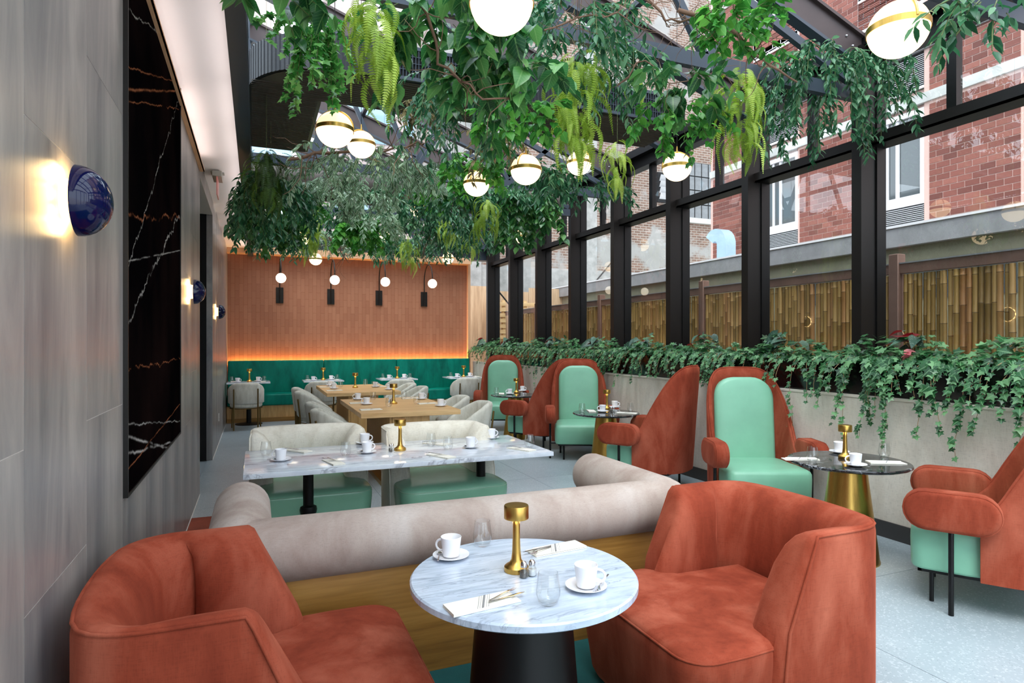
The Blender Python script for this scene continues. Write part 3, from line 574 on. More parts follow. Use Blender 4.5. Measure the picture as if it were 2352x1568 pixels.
# ---- tub chair (front = +x, origin = floor below the arm fronts)
def upath(w, d, xs, n, ex):
    pts = [(xs * t, -w) for t in np.linspace(1, 0, 4)]; c0 = 0
    for a in np.linspace(0, PI, n)[1:-1]:
        cx, sy = math.sin(a), -math.cos(a); pts.append((-(d) * abs(cx) ** (2 / ex), w * math.copysign(abs(sy) ** (2 / ex), sy)))
    return pts + [(xs * t, w) for t in np.linspace(0, 1, 4)]
def tub_chair(name, label, fabric, seatmat, group=None, stitch=None):
    root = thing(name, label, 'armchair', group=group); H, W = .86, .465
    Oh = [(0, -.465), (-.05, -.465), (-.10, -.465), (-.15, -.465), (-.20, -.464), (-.25, -.461), (-.295, -.454), (-.34, -.440), (-.38, -.417), (-.415, -.38), (-.44, -.32), (-.454, -.24), (-.462, -.16), (-.466, -.08), (-.467, 0)]
    Ih = [(0, -.292), (-.05, -.288), (-.10, -.288), (-.145, -.294), (-.172, -.312), (-.184, -.335), (-.182, -.358), (-.21, -.348), (-.25, -.325), (-.278, -.285), (-.296, -.22), (-.306, -.15), (-.311, -.09), (-.313, -.045), (-.314, 0)]
    O = Oh + [(x, -y) for x, y in Oh[-2::-1]]; I = Ih + [(x, -y) for x, y in Ih[-2::-1]]
    prof = [(.10, .035), (.02, .08), (0, .2), (0, .5), (0, H - .035), (.03, H - .010), (.14, H + .004), (.38, H - .004), (.62, H - .03), (.82, H - .075), (.95, H - .14), (1.0, H - .24), (1.0, .52), (1.0, .40)]
    N = len(O); rings = []
    for i in range(N):
        e = min(i, N - 1 - i); ww = max(0, 1 - e / 5.0)
        ring = []
        for t, z in prof:
            x = O[i][0] + (I[i][0] - O[i][0]) * t; y = O[i][1] + (I[i][1] - O[i][1]) * t
            x += ww * .19 * min(1, max(0, (H - z)) / .45); ring.append((x, y, z))
        rings.append(ring)
    def capring(r, s, dx):
        c = [sum(p[k] for p in r) / len(r) for k in range(3)]
        return [(p[0] + dx, c[1] + (p[1] - c[1]) * s, c[2] + (p[2] - c[2]) * (1 - (1 - s) * .35)) for p in r]
    rings = [capring(rings[0], .55, .040), capring(rings[0], .86, .024)] + rings + [capring(rings[-1], .86, .024), capring(rings[-1], .55, .040)]
    obj('shell', MB().loft(rings), fabric, root, smooth=60)
    pp = [tuple(Vector(rings[2][k]) + Vector((.006, -.003, 0))) for k in (2, 3, 4)] + [tuple(Vector(r[5]) + Vector((0, 0, .001))) for r in rings[2:-2]] + [tuple(Vector(rings[-3][k]) + Vector((.006, .003, 0))) for k in (4, 3, 2)]
    obj('piping', MB().tube(pp, .006, 8), fabric, root, smooth=80)
    fr = []
    for a in np.linspace(-PI / 2, 0, 7): fr.append((.48 + .12 * math.cos(a), -.33 + .12 * math.sin(a)))
    for a in np.linspace(0, PI / 2, 7): fr.append((.48 + .12 * math.cos(a), .33 + .12 * math.sin(a)))
    out = [(-.30, -.30), (-.05, -.31), (.10, -.32), (.16, -.38), (.22, -.445), (.34, -.452)] + fr + [(.34, .452), (.22, .445), (.16, .38), (.10, .32), (-.05, .31), (-.30, .30)]
    def ring(z, s, dz=0): return [(.18 + (x - .18) * s, y * s, z) for x, y in out]
    lv = [(.035, .88), (.07, .92), (.25, .975), (.38, 1.0), (.428, 1.0), (.448, .985), (.458, .955), (.470, .85), (.478, .65), (.481, .35), (.482, .1)]
    seat = obj('seat', MB().loft([ring(z, s) for z, s in lv]), seatmat, root, smooth=75)
    sp = [(x, y, .440) for x, y in [(.18 + (x - .18) * .994, y * .994) for x, y in out[3:-3]]]
    obj('seat_piping', MB().tube(sp, .005 if not stitch else .0025, 6), stitch or seatmat, seat, smooth=80)
    for x, y in ((.42, .30), (.42, -.30), (-.25, .25), (-.25, -.25)): obj('foot', MB().lathe([(.02, 0), (.025, .04)], 12, (x, y, 0)), 'black', root)
    return root
rc = tub_chair('tub_chair', 'rust velvet tub chair between the stone wall and the round pale marble table', 'rust', 'rust')
rc.location = (-.03, 2.34, 0)
r2 = dup(rc, (2.05, 2.25, 0), PI, 'rust velvet tub chair backing the terrazzo aisle at the round pale marble table')
lc = tub_chair('tub_chair', 'cream linen tub chair with sage leather seat, nearer the grey stone wall', 'linen', 'sage', stitch='stitch')
lc.location = (.42, 5.56, 0); lc.rotation_euler[2] = -PI / 2
dup(lc, (1.50, 5.32, 0), -PI / 2, 'cream linen tub chair with sage leather seat, nearer the mint armchairs')
# ---- foreground banquette seen from behind
bq = thing('banquette', 'U-shaped banquette with rolled taupe suede back on golden oak base', 'banquette', (1.06, 3.4, 0))
def capsule(p, q, r, n=28, m=7, flat=1.0):
    p, q = Vector(p), Vector(q); d = (q - p).normalized(); u = Vector((0, 0, 1)); s_ = d.cross(u); rings = []
    L = (q - p).length; st = []
    for i in range(m): a = PI / 2 * i / (m - 1); st.append((-r * .8 * math.cos(a) + r * .8, max(.02, math.sin(a))))
    for t in np.linspace(.0, 1, 14)[1:-1]: st.append((r * .8 + (L - 1.6 * r) * t, 1))
    for i in range(m): a = PI / 2 * (1 - i / (m - 1)); st.append((L - r * .8 + r * .8 * math.cos(a), max(.02, math.sin(a))))
    for t, sc in st: rings.append([tuple(p + d * t + (s_ * math.cos(2 * PI * j / n) + u * math.sin(2 * PI * j / n) * flat) * r * sc) for j in range(n)])
    return MB().loft(rings)
R_ = .147; BY, BZ = 3.03, .665; ox, oy = -1.06, -3.4
obj('back_roll', capsule((-.215 + ox, BY + oy, BZ), (2.37 + ox, BY + oy, BZ), R_), 'suede', bq, smooth=70)
obj('arm_roll', capsule((-.07 + ox, BY - .10 + oy, BZ + .012), (-.07 + ox, 3.95 + oy, BZ + .012), R_), 'suede', bq, smooth=70)
obj('arm_roll', capsule((2.22 + ox, BY - .10 + oy, BZ + .012), (2.22 + ox, 3.98 + oy, BZ + .012), R_), 'suede', bq, smooth=70)
obj('back_panel', MB().box(-.16 + ox, 2.31 + ox, 2.955 + oy, 3.08 + oy, .0, .60), 'oak', bq, bevel=.01)
obj('side_panel', MB().box(-.16 + ox, -.02 + ox, 3.08 + oy, 3.88 + oy, 0, .60), 'oak', bq, bevel=.01); obj('side_panel', MB().box(2.17 + ox, 2.31 + ox, 3.08 + oy, 3.88 + oy, 0, .60), 'oak', bq, bevel=.01)
obj('seat_cushion', MB().box(-.01 + ox, 2.16 + ox, 3.09 + oy, 3.86 + oy, .26, .45), 'suede', bq, bevel=.04, seg=3)
obj('seat_base', MB().box(-.01 + ox, 2.16 + ox, 3.09 + oy, 3.80 + oy, 0, .26), 'oak', bq)
# ---- round tables
def round_table(name, label, loc, R, zt, th, topmat, basemat, rt, rb, group=None, leg_label=None):
    t = thing(name, label, 'table', loc, 0, group)
    obj('table_top', MB().lathe([(R - .012, zt - th), (R, zt - th + .008), (R, zt - .006), (R - .006, zt)], 72), topmat, t, smooth=30)
    obj('cone_base', MB().lathe([(rb, 0), (rb, .012), (rb - .005, .02), (rt, zt - th)], 48), basemat, t, smooth=40)
    return t
FT = (.945, 2.165); T = .735
round_table('round_table', 'round pale marble table on black cone base between the rust tub chairs', (*FT, 0), .43, T, .034, 'marble2', 'black', .175, .235)
HT = [(4.09, 3.31), (4.06, 6.72), (4.04, 9.6)]
HD = ['round dark marble table on brass cone base, closest to the rust tub chairs', 'round dark marble table on brass cone base, middle one of three', 'round dark marble table on brass cone base, closest to the green banquette']
for p, d in zip(HT, HD): round_table('pedestal_table', d, (*p, 0), .415, T, .024, 'darkmarble', 'brass', .122, .212)
# ---- long white marble table
lt = thing('marble_table', 'long white veined marble table on two black pedestals before the rolled banquette', 'table', (1.07, 4.97, 0))
obj('table_top', MB().box(-1.15, 1.15, -.49, .49, T - .034, T), 'marble', lt, bevel=.005)
for x in (-.70, .70):
    pd = obj('pedestal', MB().lathe([(.24, 0), (.24, .012), (.06, .03), (.05, .30), (.06, .315), (.065, .34), (.06, .365), (.04, .375), (.038, T - .034)], 28, (x, 0, 0)), 'black', lt, smooth=40)
# ---- oak tables
def oak_table(label, x0, x1, y0, y1, zt):
    cx, cy = (x0 + x1) / 2, (y0 + y1) / 2; t = thing('oak_table', label, 'table', (cx, cy, 0)); a, b = (x1 - x0) / 2, (y1 - y0) / 2
    obj('table_top', MB().box(-a, a, -b, b, zt - .055, zt), 'oaklight', t, bevel=.003, seg=1)
    obj('pedestal', MB().box(-.20, .20, -b + .12, b - .12, .05, zt - .055), 'oakv', t, smooth=0)
    obj('foot_plate', MB().loft([rrect(.66, 2 * b - .06, .12, 5, 0, 0, 0), rrect(.66, 2 * b - .06, .12, 5, 0, 0, .05)]), 'brass', t, smooth=30)
    sl = make_mesh('slat', MB().box(0, .03, 0, .022, .05, zt - .06), 'oakv', 0); k = -b + .13
    while k < b - .15:
        obj('slat', sl, None, t, (-.232, k, 0)); obj('slat', sl, None, t, (.202, k, 0)); k += .045
    for s in (-1, 1):
        q = -.20
        while q < .19 and s > 0: obj('slat', sl, None, t, (q, b - .12, 0)); q += .045
    return t
ZT = .835
oak_table('light oak table with slatted pedestal and brass foot behind the cream linen tub chairs', 1.06, 2.20, 6.87, 8.70, ZT)
oak_table('light oak table with slatted pedestal next to the green banquette tables', 1.0, 2.14, 9.80, 11.62, ZT)
# ---- barrel dining chair (front = +x, origin = seat centre on floor)
def barrel_chair(label, group):
    r = thing('barrel_chair', label, 'chair', group=group); rings = []; amax = 128
    for i in range(33):
        a = math.radians(-amax + 2 * amax * i / 32); q = abs(-amax + 2 * amax * i / 32) / amax
        zt = .87 - .02 * q - .26 * max(0, (q - .28) / .72) ** 1.25; zb = .475; fade = min(1, (1 - q) / .10 + .35)
        lean = .05 * max(0, math.cos(a)); ring = []
        prof = [(-.2, 0), (-.5, .06), (-.5, .5), (-.5, .9), (-.35, .97), (0, 1), (.35, .97), (.5, .9), (.5, .5), (.5, .06), (.2, 0)]
        for t, h in prof:
            z = zb + (zt - zb) * h; rad = .275 - t * .075 * fade + lean * (z - zb) / .4
            ring.append((-rad * math.cos(a) * 1.02, rad * math.sin(a), z))
        rings.append(ring)
    obj('backrest', MB().loft(rings), 'greyvelvet', r, smooth=70)
    obj('seat', MB().lathe([(.20, .395), (.265, .41), (.282, .44), (.278, .475), (.25, .492), (.1, .498), (.01, .498)], 32), 'greyvelvet', r, smooth=70)
    obj('seat_ring', MB().lathe([(.27, .385), (.285, .385), (.285, .398), (.27, .398)], 32, cap0=False, cap1=False), 'brassdark', r)
    for y in (-.2, .2):
        bx = -.305 + .06
        obj('leg', MB().tube([(bx - .03, y * 1.02, 0), (bx - .045, y * 1.02, .5), (bx - .075, y * 1.02, .76)], .0125, 10), 'brassdark', r); obj('leg', MB().tube([(.18, y * 1.25, 0), (.18, y * 1.2, .44)], .0125, 10), 'brassdark', r)
    return r
CH = [((.92, 7.25), 0, 'wall side of the oak table, beside the linen chairs', 'grey barrel chairs at the oak tables'), ((.92, 8.10), 0, 'wall side of the oak table, second from the linen chairs', 'grey barrel chairs at the oak tables'),
      ((2.42, 7.42), PI, 'armchair side of the oak table, beside the linen chairs', 'grey barrel chairs at the oak tables'), ((2.42, 8.32), PI, 'armchair side of the oak table, second from the linen chairs', 'grey barrel chairs at the oak tables'),
      ((.90, 10.0), 0, 'on the wall side, third from the linen chairs', 'grey barrel chairs at the oak tables'), ((.90, 10.82), 0, 'on the wall side of the oak table nearest the green banquette', 'grey barrel chairs at the oak tables'),
      ((2.36, 10.35), PI, 'on the armchair side, third from the linen chairs', 'grey barrel chairs at the oak tables'), ((2.36, 11.2), PI, 'on the armchair side of the oak table nearest the green banquette', 'grey barrel chairs at the oak tables')]
bc = None; last = None
for (p, a, d, g) in CH:
    if d: last = ('pale grey barrel chair, ' + d, g)
    if bc is None: bc = barrel_chair(*last); bc.location = (*p, 0); bc.rotation_euler[2] = a
    else: dup(bc, (*p, 0), a, *last)
BT = [-.13, 1.27, 2.80, 4.30]
BN = ['the corner banquette table by the stone wall', 'the second banquette table from the stone wall', 'the third banquette table from the stone wall', 'the banquette table closest to the planters']
for x, d in zip((-.17, 1.18, 2.72, 4.13), BN): dup(bc, (x, 12.62, 0), PI / 2, 'pale grey barrel chair at ' + d, 'grey barrel chairs facing the green banquette')
for x, d in zip(BT, BN):
    t = thing('small_table', 'small white marble table on black pole, ' + d, 'table', (x, 13.25, 0))
    obj('table_top', MB().box(-.39, .39, -.31, .33, ZT - .025, ZT), 'marble', t, bevel=.004); obj('pole', MB().lathe([(.045, .02), (.045, ZT - .025)], 20), 'black', t); obj('base_disc', MB().lathe([(.25, 0), (.25, .012), (.05, .03)], 32), 'black', t)
# ---- green banquette at the back wall
gb = thing('green_banquette', 'long emerald velvet banquette on oak plinth below the copper wall', 'banquette', (2.05, 13.8, 0))
xa, xb = XL + .01 - 2.05, 4.69 - 2.05
obj('plinth', MB().box(xa, xb, -.28, .37, .08, .33), 'oakv', gb, smooth=0); obj('kick_board', MB().box(xa, xb, -.31, -.28, 0, .085), 'oak', gb, smooth=0)
cuts = [XL + .01, 1.36, 2.95, 4.69]
for a, b in zip(cuts[:-1], cuts[1:]):
    a -= 2.05; b -= 2.05
    obj('seat_cushion', MB().box(a + .004, b - .004, -.34, .20, .33, .56), 'emerald', gb, bevel=.05, seg=3)
    rings = []
    obj('back_cushion', MB().box(a + .004, b - .004, .14, .30, .55, 1.23), 'emerald', gb, bevel=.035, seg=3)
    if b > 2:
        k = a + .25
        while k < b - .1: obj('channel_seam', MB().tube([(k, .138, .62), (k, .138, 1.19)], .004, 6), 'emerald', gb); k += .22
obj('light_strip', MB().box(xa + .05, xb - .05, .36, .375, 1.10, 1.115), 'led', gb, smooth=0)
obj('back_board', MB().box(xa, xb, .305, .33, .3, 1.16), 'oakv', gb, smooth=0)
for i in range(6):
    l = bpy.data.lights.new('led_glow', 'AREA'); l.shape = 'RECTANGLE'; l.size = .85; l.size_y = .03; l.energy = 9; l.color = (1, .50, .13)
    lo = bpy.data.objects.new('led_glow', l); C.objects.link(lo); lo.parent = gb; lo.location = (xa + .45 + i * .87, .365, 1.13); lo.rotation_euler = (PI + .05, 0, 0)
# ---- high-back armchairs (front = +x, origin seat centre)
def highback(label):
    r = thing('highback_armchair', label, 'armchair'); n = 61; W, B = .41, .43
    qd = np.linspace(0, 1, 400); rings = []
    def plan(s, off):
        q = abs(s); w = W - off; b = B - off; sg = 1 if s >= 0 else -1
        if q < .62:
            a = q / .62 * PI / 2; ex = 2.6; return (-b * abs(math.cos(a)) ** (2 / ex) + 0.0, sg * w * abs(math.sin(a)) ** (2 / ex))
        return ((q - .62) / .38 * .06, sg * w)
    pd_ = np.array([plan(q_, 0) for q_ in qd]); al_ = np.concatenate([[0], np.cumsum(np.linalg.norm(np.diff(pd_, axis=0), axis=1))]); tt = np.linspace(-1, 1, n); sl = np.sign(tt) * np.interp(np.abs(tt) * al_[-1], al_, qd)
    zx = [0, .26, .38, .48, .57, .66, .74, .82, .90, .96, 1.0]; zy = [1.36, 1.36, 1.335, 1.27, 1.17, 1.05, .93, .81, .69, .60, .51]; zq = np.interp(np.abs(tt), zx, zy); zq = np.convolve(np.pad(zq, 4, 'edge'), np.ones(9) / 9, 'valid')
    for s, zt in zip(sl, zq):
        o = plan(s, 0); i_ = plan(s, .055); zb = .215; ring = []
        for t, h in [(0, 0), (0, .5), (0, .93), (.12, .985), (.5, 1.0), (.88, .985), (1, .93), (1, .5), (1, 0)]:
            z = zb + (zt - zb) * h; k = -.085 * max(0, (z - .25)) / 1.1 * max(0., math.cos(min(1, abs(s)) * PI / 2))
            ring.append((o[0] + (i_[0] - o[0]) * t + k, o[1] + (i_[1] - o[1]) * t, z))
        rings.append(ring)
    sh = obj('shell', MB().loft(rings), 'rust', r, smooth=60)
    obj('piping', MB().tube([q[4] for q in rings], .009, 8), 'rust', sh, smooth=80)
    # mint back pad
    rg = []
    def arch(w, h, rr, x0, lean, z0):
        o = [(-w / 2, 0)] + [(-w / 2 + rr - rr * math.cos(a), h - rr + rr * math.sin(a)) for a in np.linspace(0, PI / 2, 8)] + [(w / 2 - rr + rr * math.sin(a), h - rr + rr * math.cos(a)) for a in np.linspace(0, PI / 2, 8)] + [(w / 2, 0)]
        return [(x0 - lean * z / .8, y, z0 + z) for y, z in o]
    for dx, g in ((0, -.004), (.05, 0), (.08, -.004), (.095, -.03), (.10, -.10)): rg.append(arch(.585 + 2 * g, .83 + g, .21 + g, -.330 + dx, .072, .44))
    obj('back_cushion', MB().loft(rg), 'mint', r, smooth=70)
    so_ = []
    for a in np.linspace(-PI / 2, 0, 5): so_.append((.34 + .07 * math.cos(a), -.30 + .07 * math.sin(a)))
    for a in np.linspace(0, PI / 2, 5): so_.append((.34 + .07 * math.cos(a), .30 + .07 * math.sin(a)))
    out = [(-.36, -.28), (-.2, -.335), (.0, -.345), (.12, -.37)] + so_ + [(.12, .37), (0, .345), (-.2, .335), (-.36, .28)]
    rg = [[(x * s + (.02 * (1 - s)), y * s, z) for x, y in out] for z, s in ((.225, .97), (.24, .99), (.40, 1), (.45, .995), (.472, .97), (.484, .92), (.49, .7), (.491, .3))]
    obj('seat', MB().loft(rg), 'mint', r, smooth=70)
    obj('frame', MB().box(-.30, .37, -.33, -.31, .20, .224).box(-.30, .37, .31, .33, .20, .224).box(.35, .37, -.33, .33, .20, .224).box(-.32, -.30, -.33, .33, .20, .224), 'black', r, smooth=0)
    for sy in (-1, 1):
        obj('leg', MB().tube([(.20, sy * .435, 0), (.20, sy * .435, .52)], .0145, 12), 'black', r); obj('leg', MB().tube([(-.22, sy * .27, 0), (-.22, sy * .27, .21)], .013, 10), 'black', r); obj('leg', MB().tube([(.30, sy * .25, 0), (.30, sy * .25, .21)], .013, 10), 'black', r)
        obj('arm_bracket', MB().tube([(.20, sy * .435, .21), (.20, sy * .32, .21)], .010, 8), 'black', r)
        st = []
        for a in np.linspace(-PI / 2, PI / 2, 11): st.append((.13 + .115 * math.cos(a), .115 * math.sin(a)))
        for a in np.linspace(PI / 2, 1.5 * PI, 11): st.append((-.13 + .115 * math.cos(a), .115 * math.sin(a)))
        rg = [[(.20 + x * s * 1, sy * .435 + yy, .615 + z * s) for x, z in st] for yy, s in ((-.068, .80), (-.064, .90), (-.050, .975), (-.03, 1.0), (.03, 1.0), (.050, .975), (.064, .90), (.068, .80))]
        ar = obj('armrest', MB().loft(rg), 'rust', r, smooth=60)
        obj('piping', MB().tube([rg[2][j] for j in range(len(st))] + [rg[2][0]], .004, 6), 'rust', ar); obj('piping', MB().tube([rg[5][j] for j in range(len(st))] + [rg[5][0]], .004, 6), 'rust', ar)
    return r
fB = math.radians(122); fA = math.radians(246)
hb = highback('rust and mint high-back armchair on the opposite side of the first dark table from the planter ivy chair'); hb.location = (4.28, 2.45, 0); hb.rotation_euler[2] = fB
hb['label'] = 'rust high-back armchair turned away at the dark table beside the rust tub chair'
dup(hb, (4.34, 4.50, 0), fA, 'rust high-back armchair showing its mint back at the dark table beside the rust tub chair')
dup(hb, (4.14, 5.86, 0), fB, 'rust high-back armchair seen from behind at the middle dark round table')
dup(hb, (4.27, 7.77, 0), fA, 'rust high-back armchair showing its mint back at the middle dark round table')
dup(hb, (4.12, 8.77, 0), fB, 'rust high-back armchair seen from behind at the dark table nearest the green banquette')
dup(hb, (4.24, 10.72, 0), fA, 'rust high-back armchair with mint back at the dark table nearest the green banquette')
# =================================================================== LIGHT FITTINGS
PN = [(1152, 5, 145), (2063, 68, 127), (769, 298, 83), (830, 332, 63), (1208, 390, 70), (1094, 422, 59), (1330, 375, 56), (1555, 384, 65), (960, 481, 35), (692, 546, 36), (725, 595, 28.5), (883, 543, 28), (1195, 543, 31), (1029, 593, 26.5)]
PD = ['big globe pendant hanging amid heart-shaped leaves above the round pale marble table', 'globe pendant hanging alone before the windows above the near high-back armchair', 'globe pendant hanging under the ivy column before the black duct', 'globe pendant hanging just behind the one under the ivy column',
      'globe pendant hanging left of the long lime fern curtain', 'globe pendant half covered by dark vine leaves and hanging over a lime fern', 'globe pendant mostly hidden behind the long lime fern curtain', 'globe pendant hanging before a steel window column below big heart leaves',
      'globe pendant hanging from bright green leaves by the second duct', 'globe pendant hanging beside a thin lime fern near the copper wall', 'small lit globe pendant below a lime fern near the first wall lamp arc', 'globe pendant veiled by dark leaves near the copper wall', 'globe pendant hanging by trailing ivy before the far window columns', 'globe pendant at the window end of the copper wall']
D_G = .23; R_G = D_G / 2
def pendant(label):
    r = thing('globe_pendant', label, 'pendant lamp', group=None)
    for nm, a0, a1, mt in (('lower_globe', 0, PI / 2, 'opallow'), ('upper_globe', PI / 2, PI, 'opal')): obj(nm, MB().lathe([(max(1e-4, R_G * math.sin(a)), -R_G * .97 * math.cos(a)) for a in np.linspace(a0, a1, 14)], 40, cap0=False, cap1=False), mt, r, smooth=80)
    obj('brass_band', MB().lathe([(R_G + .001, -.012), (R_G + .004, -.012), (R_G + .004, .013), (R_G + .001, .013)], 48, cap0=False, cap1=False).add([], []), 'brass', r)
    hp = [(R_G * 1.03 * math.cos(a), 0, R_G * 1.06 * math.sin(a)) for a in np.linspace(0, PI, 22)]
    obj('hoop', MB().tube(hp, .0050, 8), 'brass', r); obj('stem', MB().lathe([(.009, R_G * 1.04), (.006, R_G * 1.04 + .03), (.004, R_G * 1.04 + .05)], 12), 'brass', r)
    return r
pd0 = None
for (x, y, d), lab in zip(PN, PD):
    Z = F_PX * D_G / d; p = onD(x, y, Z)
    if pd0 is None: pr = pd0 = pendant(lab); pr.location = p
    else: pr = dup(pd0, p, random.uniform(0, 3), lab)
    pr.rotation_euler[2] = random.uniform(0, 3)
    zt = rz_(p[0]) - .05
    obj('cord', MB().tube([(0, 0, R_G * 1.04 + .05), (0, 0, zt - p[2])], .0022, 6), 'cable', pr)
# back wall arc lamps
def arc_lamp(label):
    r = thing('arc_wall_lamp', label, 'wall lamp'); obj('back_plate', MB().box(-.075, .075, -.03, 0, -.17, .17), 'bronze', r, bevel=.003, seg=1)
    pts = [(0, -.045, -.16), (0, -.045, .45)] + [(0, -.045 - .36 + .36 * math.cos(a), .42 + .34 * math.sin(a)) for a in np.linspace(.2, PI, 16)] + [(0, -.765, .40)]
    obj('arc_arm', MB().tube(pts, .012, 10), 'bronze', r); obj('globe', MB().sphere((0, -.765, .30), .10, 24, 14), 'opalsmall', r); return r
al = None
for i, (x, d) in enumerate(((.47, 'black arc wall lamp with white globe on the copper wall, first from the stone wall'), (1.53, 'black arc wall lamp with white globe on the copper wall, second from the stone wall'), (2.59, 'black arc wall lamp with white globe on the copper wall, third from the stone wall'), (3.64, 'black arc wall lamp with white globe on the copper wall, nearest the windows'))):
    if al is None: al = arc_lamp(d); al.location = (x, YB, 2.62)
    else: dup(al, (x, YB, 2.62), 0, d)
# blue dome sconces on the stone wall
def sconce(label):
    r = thing('dome_sconce', label, 'wall lamp'); n, m = 36, 10; rg = []
    for i in range(m + 1):
        a = PI / 2 * i / m; rg.append([(.036 + .095 * math.sin(a), max(.002, .110 * math.cos(a)) * math.cos(2 * PI * j / n), max(.002, .110 * math.cos(a)) * math.sin(2 * PI * j / n)) for j in range(n)])
    inn = [[(x - .004, y * .97, z * .97) for x, y, z in q] for q in rg[:-1]]
    obj('dome', MB().loft(rg, cap0=False), 'bluegloss', r, smooth=60); obj('diffuser', MB().lathe([(.104, 0), (.104, .002)], 36), 'white', r)
    r2_ = kids(r)
    df = [o for o in bpy.data.objects if o.parent == r and o.name.startswith('diffuser')][0]; df.rotation_euler = (0, PI / 2, 0); df.location = (.034, 0, 0)
    st = obj('standoff', MB().lathe([(.06, 0), (.06, .018)], 36), 'ledwarm', r); st.rotation_euler = (0, PI / 2, 0); st.location = (.012, 0, 0)
    obj('rose', MB().lathe([(.065, 0), (.065, .012)], 36), 'white', r).rotation_euler = (0, PI / 2, 0)
    return r
sc0 = None
for y, z, d in ((2.30, 2.06, 'cobalt blue dome sconce glowing on the stone wall before the black marble panel'), (6.22, 2.07, 'cobalt blue dome sconce on the stone wall between the black panel and the doorway'), (10.2, 2.07, 'cobalt blue dome sconce on the stone wall near the copper back wall')):
    if sc0 is None: s_ = sc0 = sconce(d); s_.location = (XL, y, z)
    else: s_ = dup(sc0, (XL, y, z), 0, d)
    l = bpy.data.lights.new('sconce_glow', 'POINT'); l.energy = .34; l.color = (1, .66, .28); l.shadow_soft_size = .03
    for dz, dy in [(.088 * math.sin(a), .088 * math.cos(a)) for a in np.linspace(0, 2 * PI, 11)[:-1]]:
        lo = bpy.data.objects.new('sconce_glow', l); C.objects.link(lo); lo.parent = s_; lo.location = (.026, dy, dz)
# =================================================================== TABLEWARE
def mkcup():
    b = MB().lathe([(.001, .004), (.030, .004), (.033, .006), (.034, .012), (.0425, .082), (.0415, .083), (.0395, .081), (.031, .014), (.001, .011)], 32, cap0=True, cap1=True)
    h = MB().tube([(.040, 0, .066)] + [(.042 + .026 * math.sin(a), 0, .043 + .023 * math.cos(a)) for a in np.linspace(.3, PI - .3, 9)] + [(.036, 0, .022)], .0048, 8)
    return make_mesh('cup_body', b, 'ceramic', 45), make_mesh('cup_handle', h, 'ceramic', 60)
CUPB, CUPH = mkcup()
SAUC = make_mesh('saucer', MB().lathe([(.001, .002), (.042, .002), (.05, .006), (.075, .016), (.0745, .018), (.05, .0095), (.04, .006), (.001, .006)], 40), 'ceramic', 45)
GLS = make_mesh('tumbler', MB().lathe([(.001, .001), (.024, .001), (.034, .012), (.041, .035), (.041, .05), (.037, .08), (.033, .11), (.032, .11), (.0355, .08), (.0395, .05), (.0395, .036), (.032, .014), (.022, .010), (.001, .012)], 36), 'tumbler', 60)
def mkspoon():
    b = MB(); st = [(-.065, .0035, 0), (-.02, .0028, .002), (.03, .0022, .004), (.038, .004, .003), (.05, .010, .0), (.062, .0125, -.002), (.075, .009, .001), (.08, .003, .003)]
    rg = [[(x, wd * math.cos(a), z + .0012 * math.sin(a)) for a in np.linspace(0, 2 * PI, 9)[:-1]] for x, wd, z in st]; return make_mesh('spoon', b.loft(rg), 'steel', 70)
SPO = mkspoon()
def mkfork():
    b = MB(); st = [(-.095, .006, 0), (-.03, .004, .003), (.03, .0035, .006), (.045, .011, .004)]
    b.loft([[(x, wd * math.cos(a), z + .0012 * math.sin(a)) for a in np.linspace(0, 2 * PI, 9)[:-1]] for x, wd, z in st])
    for k in (-.0085, -.003, .003, .0085): b.tube([(.044, k, .004), (.07, k, .001), (.092, k, .006)], [.0016, .0014, .0008], 6)
    return make_mesh('fork', b, 'steel', 60)
FRK = mkfork()
KNF = make_mesh('knife', MB().loft([[(x, wd * math.cos(a), .001 * math.sin(a)) for a in np.linspace(0, 2 * PI, 9)[:-1]] for x, wd in ((-.10, .005), (-.02, .006), (0, .005), (.02, .009), (.08, .009), (.105, .002))]), 'steel', 60)
def mknapkin():
    L, Wd = .25, .09; b = MB().box(-L / 2, L / 2, -Wd / 2, Wd / 2, 0, .0045); b.add([(-L / 2, -Wd / 2, .0048), (L / 2 - .03, -Wd / 2, .0048), (L / 2, Wd / 2, .0065), (-L / 2, Wd / 2, .0065), (-L / 2, -Wd / 2, .0095), (L / 2 - .035, -Wd / 2, .0085), (L / 2 - .005, Wd / 2, .0085), (-L / 2, Wd / 2, .0105)], [(0, 1, 2, 3), (7, 6, 5, 4), (0, 4, 5, 1), (1, 5, 6, 2), (2, 6, 7, 3), (3, 7, 4, 0)])
    s_ = MB()
    for o, wdt in ((-.020, .0015), (-.012, .0012), (-.004, .008), (.012, .0012), (.020, .0015)): s_.add([(o - .02, -Wd / 2 + .001, .0098), (o - .02 + wdt, -Wd / 2 + .001, .0098), (o + .03 + wdt, Wd / 2 - .001, .0106), (o + .03, Wd / 2 - .001, .0106)], [(0, 1, 2, 3)])
    return make_mesh('napkin', b, 'napkin', 0), make_mesh('napkin_stripes', s_, 'napstripe', 0)
NAP, NAPS = mknapkin()
LB = make_mesh('lamp_stem', MB().lathe([(.047, 0), (.048, .004), (.047, .018), (.040, .025), (.028, .032), (.020, .045), (.0165, .075), (.0145, .13), (.0135, .205)], 36), 'brass', 40)
LH = make_mesh('lamp_head', MB().lathe([(.03, .206), (.047, .203), (.048, .206), (.048, .250), (.046, .254), (.001, .256)], 36), 'brass', 35)
LE = make_mesh('lamp_light', MB().lathe([(.016, .2045), (.030, .2045)], 24, cap0=False, cap1=False), 'ledwarm', 0)
